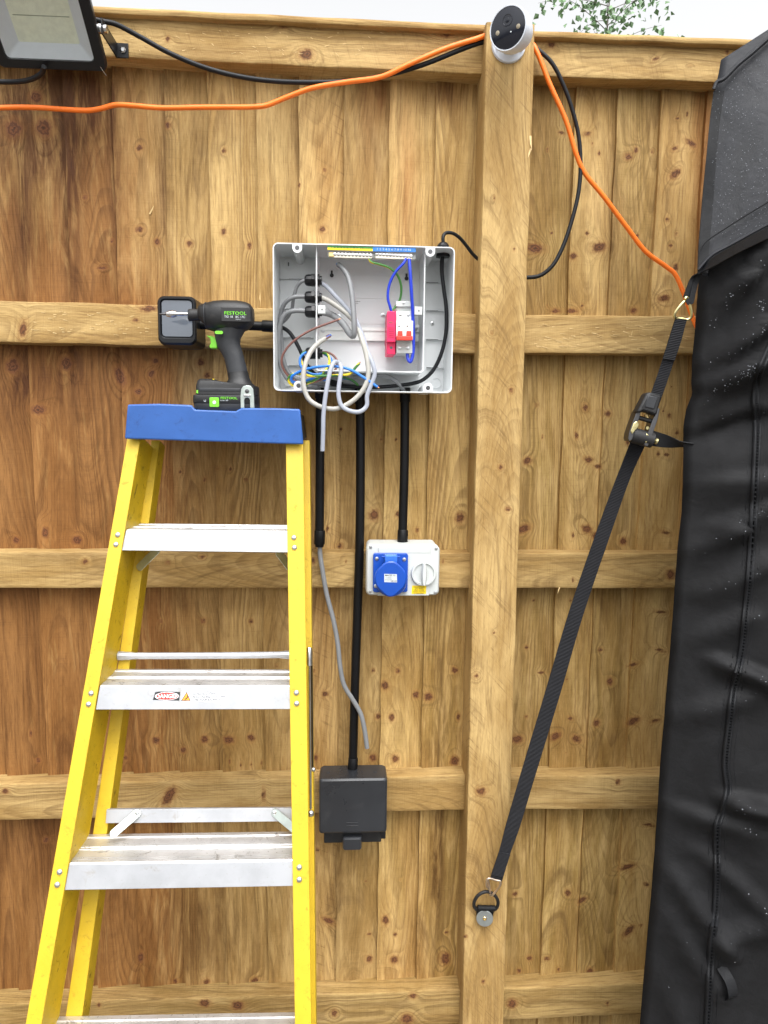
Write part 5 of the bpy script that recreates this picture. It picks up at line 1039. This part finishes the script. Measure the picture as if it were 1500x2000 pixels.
# ------------------------------------------------------------------ black canopy: side curtain, roof corner
def ribbon(pts, wv, th, mat, name, parent, sm=8):
    """flat webbing along pts; wv gives the half-width vector at each point"""
    P = spline(pts, sm); Wd = spline(wv, sm) if len(wv) > 2 else [Vector(wv[0]).lerp(Vector(wv[-1]), i/(len(P)-1)) for i in range(len(P))]
    m = MB(); loops = []; L = [0.0]
    for i in range(1, len(P)): L.append(L[-1]+(P[i]-P[i-1]).length)
    for i, p in enumerate(P):
        t = (P[min(i+1, len(P)-1)]-P[max(i-1, 0)]).normalized(); w_ = Wd[i]-t*Wd[i].dot(t); n_ = t.cross(w_).normalized()*th/2
        loops.append([p+w_*(k/3-1)+n_ for k in range(7)]+[p-w_*(k/3-1)-n_ for k in range(7)])
    m.loft(loops); o = m.build(name, mat, parent, ang=50); me = o.data
    hw = Wd[0].length
    al = np.repeat(np.array(L, dtype=np.float32), 14); lx = np.tile(np.concatenate([np.linspace(-hw, hw, 7), np.linspace(-hw, hw, 7)]).astype(np.float32), len(P))
    for nm, arr in (('al', al), ('lx', lx)):
        a_ = me.attributes.new(nm, 'FLOAT', 'POINT'); a_.data.foreach_set('value', arr)
    return o

canopy = thing('black_canopy', 'rain-speckled black fabric canopy corner with zipped hanging curtain beside the fence', 'canopy', at(1300, 1950, -0.30).xy.to_3d())
# left silhouette of the curtain, read down the photograph
SIL = [(1368, 470), (1363, 525), (1357, 600), (1349, 690), (1346, 745), (1347, 770), (1336, 800), (1331, 835), (1332, 880), (1328, 1000), (1319, 1080), (1311, 1200), (1300, 1330), (1287, 1480), (1280, 1590), (1275, 1660), (1268, 1750), (1258, 1860), (1250, 1960), (1246, 2010), (1240, 2100), (1233, 2200)]
CE = -0.30                                   # depth of the curtain's left edge
sil = [at(a, b, CE) for a, b in SIL]
def silx(z):
    for p, q in zip(sil, sil[1:]):
        if p.z >= z >= q.z: return p.x+(q.x-p.x)*(p.z-z)/(p.z-q.z)
    return sil[0].x if z > sil[0].z else sil[-1].x+(sil[-1].z-z)*-.02
# creases: ridge lines in photograph pixels (x, y, x, y, height, width)
FOLDS = [(1352,706,1500,500,.022,.022),(1340,770,1470,660,.020,.020),(1340,795,1500,700,.034,.026),(1345,640,1440,560,.012,.016),(1350,560,1420,500,.014,.014),(1420,700,1500,590,.014,.024),
(1345,880,1460,830,-.018,.03),(1340,960,1480,940,.010,.03),(1320,1130,1425,1060,.014,.020),(1330,1300,1440,1230,.008,.03),(1420,1300,1500,1330,.018,.022),(1300,1450,1420,1390,.010,.03),
(1285,1600,1420,1620,.010,.03),(1430,1570,1500,1575,.024,.026),(1280,1660,1400,1820,.016,.022),(1290,1760,1380,1900,.010,.025),(1400,1690,1500,1780,.012,.02),(1270,1850,1340,2000,.010,.025),(1400,1850,1500,1800,.012,.03),(1420,1040,1500,1000,.012,.02),(1380,1180,1480,1120,.010,.03)]
FW_ = []
for a, b, c, d, h, w_ in FOLDS:
    P, Q = at(a, b, -0.38), at(c, d, -0.38); FW_.append((P.x, P.z, Q.x, Q.z, h, w_*.75))
rsn = np.random.RandomState(5); WAV = [(rsn.uniform(4, 34), rsn.uniform(3, 22), rsn.uniform(0, 6.28)) for _ in range(14)]
def fold(x, z):
    h = 0.0
    for ax, az, bx, bz, k, w_ in FW_:
        dx, dz = bx-ax, bz-az; L2 = dx*dx+dz*dz; t = ((x-ax)*dx+(z-az)*dz)/L2
        tt = min(max(t, -.15), 1.3); ex_, ez = x-(ax+dx*tt), z-(az+dz*tt); d2 = ex_*ex_+ez*ez
        sd_ = (dx*(z-az)-dz*(x-ax))/math.sqrt(L2); ww = w_*(0.55 if sd_ > 0 else 1.25)
        h += 1.6*k*math.exp(-d2/(ww*ww))*min(1, max(0, (t+.2)/.35))
    h += .0035*abs(math.sin(21*x-33*z+2.2*math.sin(9*z+4*x)))*(.5+.5*math.sin(5*z+7*x+1))
    for i, (f, g_, p) in enumerate(WAV): h += .0012*math.sin(f*x+g_*z+p)*(1 if i < 7 else .6)
    return h
ZIP = [(1512, 660), (1498, 690), (1480, 735), (1475, 775), (1478, 830), (1476, 900), (1471, 1000), (1463, 1130), (1456, 1200), (1448, 1275), (1432, 1350), (1424, 1420), (1417, 1490), (1421, 1545), (1412, 1580), (1401, 1610), (1400, 1700), (1398, 1770), (1389, 1850), (1385, 1930), (1381, 2010), (1376, 2120)]
NU = 70
def curtain(u, z):
    """u 0..1 runs from behind, round the left edge, then across the front towards the viewer's right"""
    xs = silx(z)
    if u < .18:
        t = u/.18; return Vector((xs+.36*(1-t), CE+.16*(1-t)**1.6, z))
    t = (u-.18)/.82; x = xs+.95*t; y = CE-.012*math.sin(min(1, t*9)*math.pi/2)-.34*t
    f_ = min(1, t*14); return Vector((x, y-fold(x*1.0, z)*f_, z))
ztop = sil[0].z+.06; zbot = .05; NZ = 250
V = []; F_ = []
for j in range(NZ+1):
    z = ztop+(zbot-ztop)*j/NZ
    for i in range(NU+1): V.append(curtain((i/NU)**1.15, z))
for j in range(NZ):
    for i in range(NU): a = j*(NU+1)+i; F_.append((a, a+1, a+NU+2, a+NU+1))
m = MB(); m.add(V, F_); cur = m.build('side_curtain', FABRIC, canopy, ang=180)
sm_ = cur.modifiers.new('thickness', 'SOLIDIFY'); sm_.thickness = .0015
def oncur(px, py, lift=.001):
    """where the view ray through a pixel meets the front of the curtain"""
    d = ray(px, py)
    def gap(y):
        p = CAMP+d*((y-CAMP.y)/d.y); t = max(0, (p.x-silx(p.z))/.95)
        return y-(CE-.012*math.sin(min(1, t*9)*math.pi/2)-.34*t-fold(p.x, p.z)*min(1, t*14)-lift)
    lo = -0.75; hi = -0.75
    for k in range(1, 26):
        hi = -0.75+.018*k*1.1
        if gap(hi) > 0: break
        lo = hi
    for k in range(9):
        md = (lo+hi)/2
        if gap(md) > 0: hi = md
        else: lo = md
    return CAMP+d*((hi-CAMP.y)/d.y)
ZD = [(p.x, p.z) for p in spline([Vector((a, 0, b)) for a, b in ZIP], 6)]
zp = [oncur(a, b, .0035) for a, b in ZD]; zw = [Vector((.007, 0, 0))]*len(zp)
m = MB(); m.tube([p+Vector((-.0035, -.0005, 0)) for p in zp], .0032, 8, 2); m.tube([p+Vector((.005, -.0005, 0)) for p in zp], .0030, 8, 2); zz = m.build('zip_piping', BINDING, canopy)
tp = MB(); SP = spline(zp, 2); n_ = len(SP)
for i in range(0, n_-1):
    p = SP[i].lerp(SP[i+1], .5)+Vector((.0008, -.0015, 0)); tp.box(p, (.0046, .002, .0022))
zt_ = tp.build('zip_teeth', DSTEEL if False else BINDING, canopy); zt_['kind'] = 'stuff'
for dx in (-.013, .0145):
    st = MB(); SS = [oncur(a+dx*FPX/1.2, b, .0012) for a, b in ZD]
    st.tube(SS, .0007, 5, 0); st.build('stitch_line', BINDING, canopy)
# pull loop near the foot
A, B = oncur(1408, 1888, .002), oncur(1424, 1952, .002)
ribbon([A, A.lerp(B, .3)+Vector((.006, -.014, 0)), A.lerp(B, .7)+Vector((.004, -.016, 0)), B], [Vector((.009, 0, .003)), Vector((.009, 0, .003))], .0016, BINDING, 'pull_loop', canopy)
# roof corner panel above, nearer and stiffer, with bound left edge and sloping hem
RY0, RY1 = -0.315, -0.56
def rp(px, py):
    """on the roof panel, which swings towards the viewer to the right"""
    d = ray(px, py); p0 = at(1380, 300, RY0); p1 = at(1480, 300, RY0)+Vector((.05, -.075, 0)); n_ = (p1-p0).cross(Vector((0, .10, 1)))
    return onpl(px, py, p0, n_)
LE = [(1408, 117), (1402, 150), (1394, 180), (1386, 240), (1380, 300), (1373, 370), (1367, 440), (1363, 492), (1362, 535)]
RE = [(1640, -32), (1640, 0), (1640, 40), (1640, 110), (1640, 180), (1640, 240), (1640, 290), (1640, 335), (1640, 385)]
V = []; F_ = []; n_ = 24
RE = [(1850, b+(b-a[1])*210/(1640-a[0])) for a, (x_, b) in zip(LE, RE)]
LEs = [rp(*p) for p in LE]; REs = [rp(*p) for p in RE]; LE2, RE2 = spline(LEs, 5), spline(REs, 5)
for j in range(len(LE2)):
    for i in range(n_+1):
        t = i/n_; p = LE2[j].lerp(RE2[j], t); k = j/(len(LE2)-1)
        p = p+Vector((0, -.006*math.sin(t*7+k*3)*t-.012*math.sin(k*math.pi)*math.sin(min(1, t*3)*math.pi/2)-.03*max(0, .12-t)/.12*0, 0)); V.append(p)
for j in range(len(LE2)-1):
    for i in range(n_): a = j*(n_+1)+i; F_.append((a, a+1, a+n_+2, a+n_+1))
m = MB(); m.add(V, F_); roof = m.build('roof_panel', FABTOP, canopy, ang=180); s_ = roof.modifiers.new('thickness', 'SOLIDIFY'); s_.thickness = .004
# returns: the panel folds back over the frame at its top and left
m = MB(); tb_ = [LE2[0].lerp(RE2[0], i/8) for i in range(9)]
m.loft([tb_, [p+Vector((.015, .03, .006)) for p in tb_], [p+Vector((.20, .22, -.06)) for p in tb_]], False, False, closed=False); m.build('roof_top', FABTOP, canopy, ang=60)
m = MB(); m.loft([LE2, [p+Vector((.03, .02, 0)) for p in LE2], [p+Vector((.40, .16, 0)) for p in LE2]], False, False, closed=False); m.build('roof_return', FABTOP, canopy, ang=60)
bn = [rp(a+6, b) for a, b in LE[2:]]
ribbon([p+Vector((.003, -.004, 0)) for p in bn], [Vector((.0095, -.003, 0)), Vector((.0075, -.003, 0))], .003, BINDING, 'edge_binding', canopy)
def seam(pts, r, lift, name, mat=FABTOP):
    m = MB(); m.tube([rp(*p)+Vector((-lift*.5, -lift, 0)) for p in pts], r, 8, 6); return m.build(name, mat, canopy)
seam([(1394, 180), (1400, 166), (1413, 160), (1440, 133), (1470, 108), (1500, 82), (1600, 8), (1700, -60)], .0034, .010, 'hem_piping')
seam([(1368, 492), (1376, 478), (1420, 447), (1500, 398), (1600, 345)], .0013, .010, 'hem_seam', BINDING)
seam([(1364, 528), (1390, 500), (1428, 479), (1500, 440), (1600, 395)], .0030, .006, 'hem_piping')
# rain drops
dr = MB(); rd = random.Random(8)
def drop(p, nrm, r):
    e1 = nrm.orthogonal().normalized(); e2 = nrm.cross(e1); vs = []
    for k in range(6): a = k*math.pi/3; vs.append(p+(e1*math.cos(a)+e2*math.sin(a))*r)
    for k in range(6): a = k*math.pi/3+.5; vs.append(p+(e1*math.cos(a)+e2*math.sin(a))*r*.6+nrm*r*.62)
    vs.append(p+nrm*r*.78)
    fs = [(k, (k+1) % 6, 6+(k+1) % 6, 6+k) for k in range(6)]+[(6+k, 6+(k+1) % 6, 12) for k in range(6)]
    dr.add(vs, fs)
nf = Vector((-.35, -.9, .2)).normalized()
for k in range(520):
    px, py = rd.uniform(1385, 1500), rd.uniform(120, 470)
    if py < 117+(1500-px)*.5 and px < 1440: continue
    p = rp(px, py)+Vector((0, -.010, 0)); drop(p, nf, rd.choice((.0003, .0004, .0005, .0007)))
for cx, cy, sx, sy, n_, big in ((1420,560,45,60,90,1),(1440,620,40,40,60,1.2),(1460,730,30,25,140,1),(1420,770,45,15,120,1),(1380,790,30,12,60,1),(1480,700,15,60,60,1),(1490,600,10,60,60,1),(1440,1000,40,20,40,1),(1400,1130,60,60,120,.9),(1380,1300,50,60,120,.8),(1350,1460,40,40,90,.8),(1490,1150,10,150,110,1.1),(1485,1330,15,60,90,1),(1470,1480,25,25,80,1.1),(1465,1600,25,35,60,1.3),(1470,1690,25,30,60,1.2),(1480,1840,20,50,60,1.1),(1460,1920,30,50,50,1.1),(1340,1880,30,90,60,.8),(1370,1650,40,40,60,.8),(1480,900,15,80,60,1)):
    for k in range(n_):
        px, py = rd.gauss(cx, sx), rd.gauss(cy, sy)
        if px > 1560: continue
        p = oncur(px, py, .0004)
        if p.x < silx(p.z)+.02 or p.z > sil[0].z-.05: continue
        drop(p, nf, rd.choice((.0004, .0005, .0007, .0010))*big)
dd = dr.build('rain_drops', DROP, canopy, ang=180); dd['kind'] = 'stuff'

# ------------------------------------------------------------------ ratchet strap from the canopy to the anchor on the post
def sy_(t): return -0.118+(-.255+.118)*t
def edge(l, r, y): return at(*l, y), at(*r, y)
strap = thing('ratchet_strap', 'black ratchet strap pulled tight from the canopy to the post anchor', 'strap', at(968, 1720, -.13))
def web(rows, name, parent=strap, th=.0018):
    P = []; W2 = []
    for l, r, y in rows:
        A, B = edge(l, r, y); P.append((A+B)/2); W2.append((B-A)*0.46)
    return ribbon(P, W2, th, WEB, name, parent, 10)
web([((956.5, 1716), (981.5, 1720.5), -.128), ((972, 1668), (996, 1672), -.132), ((988.5, 1605), (1016.5, 1615), -.138), ((1013, 1520), (1042, 1530), -.150), ((1064, 1350), (1094, 1360), -.172), ((1110, 1195), (1139, 1205), -.192), ((1165, 1035), (1193, 1045), -.215), ((1206, 925), (1232, 934), -.232), ((1232, 858), (1263, 866), -.246)], 'long_webbing')
web([((958.5, 1708), (983, 1712.5), -.1305), ((973.5, 1664), (997.5, 1668), -.1345)], 'sewn_end', th=.0035)
web([((1266, 780), (1290, 785), -.272), ((1281, 738), (1305, 742), -.282), ((1294, 699), (1318, 703), -.290), ((1307, 660), (1331, 664), -.300), ((1319.5, 621), (1342.5, 624), -.308)], 'short_webbing')
web([((1293.5, 700), (1318.5, 704), -.2925), ((1306, 660), (1331.5, 664), -.3025), ((1318.5, 621), (1341.5, 624), -.3105)], 'sewn_fold', th=.003)
# triangular wire hooks
def wire(pts, r, mat, name, parent=strap): m = MB(); m.tube([at(*p) for p in pts], r, 10, 6); return m.build(name, mat, parent)
wire([(1341, 586, -.318), (1333, 592, -.318), (1318.5, 611, -.316), (1317, 618, -.313), (1321, 621.5, -.310), (1332, 622.5, -.309), (1343, 624, -.309), (1349, 620, -.311), (1350.5, 612, -.314), (1347, 595, -.317), (1343.5, 583, -.319), (1340, 581, -.320), (1338, 584, -.320)], .0026, YZINC, 'wire_hook')
wire([(957, 1738, -.122), (951, 1731, -.128), (950, 1722, -.130), (954, 1715.5, -.130), (968, 1718.5, -.128), (977, 1721, -.128), (977.5, 1726, -.128), (970, 1738, -.124), (960.5, 1748.5, -.120), (957.5, 1746, -.116)], .0026, PZINC, 'wire_hook')
wire([(953, 1716, -.131), (955.5, 1730, -.127), (957, 1740, -.120), (957.5, 1748, -.116)], .0024, PZINC, 'wire_hook')
# ratchet
def RQ(c, y0, y1, mat, name, parent, bev=.001):
    m = MB(); A = [at(*k, y1) for k in c]; m.loft([[p+Vector((0, y0-y1, 0)) for p in A], A]); return m.build(name, mat, parent, bevel=bev)
rat = thing('ratchet_buckle', 'black handled ratchet buckle with yellowish zinc frame midway on the strap', 'buckle', at(1262, 830, -.262))
hd = RQ([(1264, 767), (1271, 766), (1291, 771), (1294, 774), (1284, 808), (1279, 812), (1273, 808), (1257, 803), (1252, 806), (1244, 806), (1247, 800)], -.264, -.290, BLACKM, 'handle', rat, .004)
RQ([(1266, 771), (1286, 775.5), (1278, 800), (1259, 795)], -.286, -.2915, CHARCG, 'grip_inset', hd, .002)
for k in range(4):
    t = k/3; a = (1265.5-t*6, 774+t*19); b = (1284.5-t*6.5, 778.5+t*19)
for c in ([(1243, 806), (1247, 800), (1252, 806), (1243, 832), (1240, 846), (1235, 858), (1229, 862), (1227, 856), (1229, 845), (1234, 830)], [(1281, 808), (1286, 796), (1289, 800), (1284, 822), (1277, 842), (1272, 858), (1265, 872), (1258, 870), (1262, 856), (1268, 840), (1275, 820)]):
    RQ(c, -.256, -.280, DSTEEL, 'side_plate', rat, .0008)
for c in ([(1238, 826), (1244, 822), (1249, 828), (1246, 836), (1240, 842), (1235, 848), (1232, 842)], [(1263, 846), (1268, 850), (1266, 862), (1262, 866), (1259, 860)]):
    RQ(c, -.276, -.2815, YZINC, 'pawl_plate', rat, .0012)
m = MB(); A, B = at(1233, 849, -.268), at(1273, 860, -.268); m.lathe([(.0148, 0), (.0148, (B-A).length)], A, B-A, 20); m.build('spool', WEB if False else RUBB, rat)
m = MB(); A, B = at(1225, 847, -.266), at(1284, 862, -.266); L_ = (B-A).length; m.lathe([(.0040, 0), (.0058, .001), (.0058, .005), (.0034, .0055), (.0034, L_-.006), (.0062, L_-.005), (.0062, L_-.001), (.004, L_)], A, B-A, 14); m.build('axle', YZINC, rat)
for px, py in ((1232, 852), (1270, 862), (1266, 851)):
    m = MB(); m.lathe([(.0105, 0), (.0105, .003)], at(px, py, -.268)+Vector((-.002, 0, 0)), B-A, 18); m.build('ratchet_wheel', YZINC, rat)
m = MB(); A, B = at(1245, 815, -.272), at(1277, 824, -.272); m.tube([A, B], .0045, 10, 2); m.build('pull_bar', BLACKM, rat)
m = MB(); A, B = at(1262, 809, -.270), at(1264, 819, -.270); m.tube([A, B], .0042, 10, 2); m.build('spring_pin', BRASS, rat)
m = MB(); m.lathe([(.0034, 0), (.003, .001)], at(1264.5, 836, -.276), (0, -1, 0), 12); m.build('pin_end', YZINC, rat)
# loose tail of webbing going to the canopy
tail = thing('strap_tail', 'loose twisted black strap tail running from the ratchet to the curtain', 'strap', at(1280, 858, -.262))
P = [(1262, 852, -.258), (1278, 857, -.262), (1296, 861, -.270), (1316, 865, -.282), (1336, 868, -.296), (1352, 870, -.300)]
ribbon([at(*p) for p in P], [Vector((.004, 0, .014)), Vector((.004, -.002, .0135)), Vector((.003, -.004, .012)), Vector((.002, -.008, .008)), Vector((0, -.010, .004)), Vector((0, -.010, .004))], .0018, BINDING, 'webbing', tail, 6)
# sling hooked through the wire triangle
sl = thing('canopy_sling', 'black webbing loop tying the wire hook to the canopy corner', 'strap', at(1340, 585, -.32))
ribbon([at(1341, 583, -.319), at(1350, 560, -.320), at(1358, 540, -.322), at(1372, 525, -.335), at(1400, 508, -.37), at(1450, 480, -.43), at(1520, 446, -.50)], [Vector((.008, 0, .002)), Vector((.009, 0, .003)), Vector((.008, 0, .005)), Vector((.004, 0, .009)), Vector((.003, 0, .010)), Vector((.003, 0, .010)), Vector((.003, 0, .010))], .002, BINDING, 'webbing', sl, 6)
ribbon([at(1343, 584, -.323), at(1348, 593, -.323), at(1354, 570, -.322), at(1361, 545, -.322), at(1370, 528, -.330)], [Vector((.005, 0, .001))]*5, .002, BINDING, 'webbing', sl, 6)
# anchor on the post
anc = thing('anchor_ring', 'black lashing ring under a big zinc washer screwed to the post', 'anchor', at(946, 1795, POSTY))
m = MB(); m.tube([at(*p) for p in ((930, 1776, -.098), (925.5, 1768, -.104), (928, 1757, -.112), (936, 1747, -.117), (948, 1741.5, -.118), (960, 1744, -.116), (969, 1752, -.112), (973, 1764, -.105), (969, 1774, -.099), (964, 1777, -.097), (945, 1776, -.096), (930, 1775, -.097))], .0038, 10, 6); m.build('ring', RUBB, anc)
m = MB(); A, B = at(933, 1773, -.100), at(967, 1774, -.100); m.tube([A, B], .0062, 12, 2); m.build('strap_loop', BINDING, anc)
m = MB(); m.prism(pxs([(931, 1776), (965, 1777), (962, 1800), (932, 1798)], -.098), (0, .010, 0)); m.build('strap_tab', BINDING, anc, bevel=.001)
wc = at(946.5, 1793, -.1005); wn = Vector((-.12, -1, .05)).normalized()
m = MB(); m.lathe([(.0192, 0), (.0192, .0022), (.0186, .0026), (.004, .0027), (.0038, .0015)], wc, wn, 32); m.build('washer', pmat('dull_zinc_washer', (.46, .50, .50), .38, .85, var=.06, scale=50), anc, ang=30)
m = MB(); m.lathe([(.0046, .0012), (.0046, .0036), (.0036, .0046), (.0018, .0046), (.0016, .003), (.0002, .003)], wc, wn, 16); m.build('screw', BRASS, anc, ang=30)
for o in [o for o in bpy.data.objects if o.name.startswith('proto') or (o.parent and o.parent.name.startswith('proto'))]:
    bpy.data.objects.remove(o)
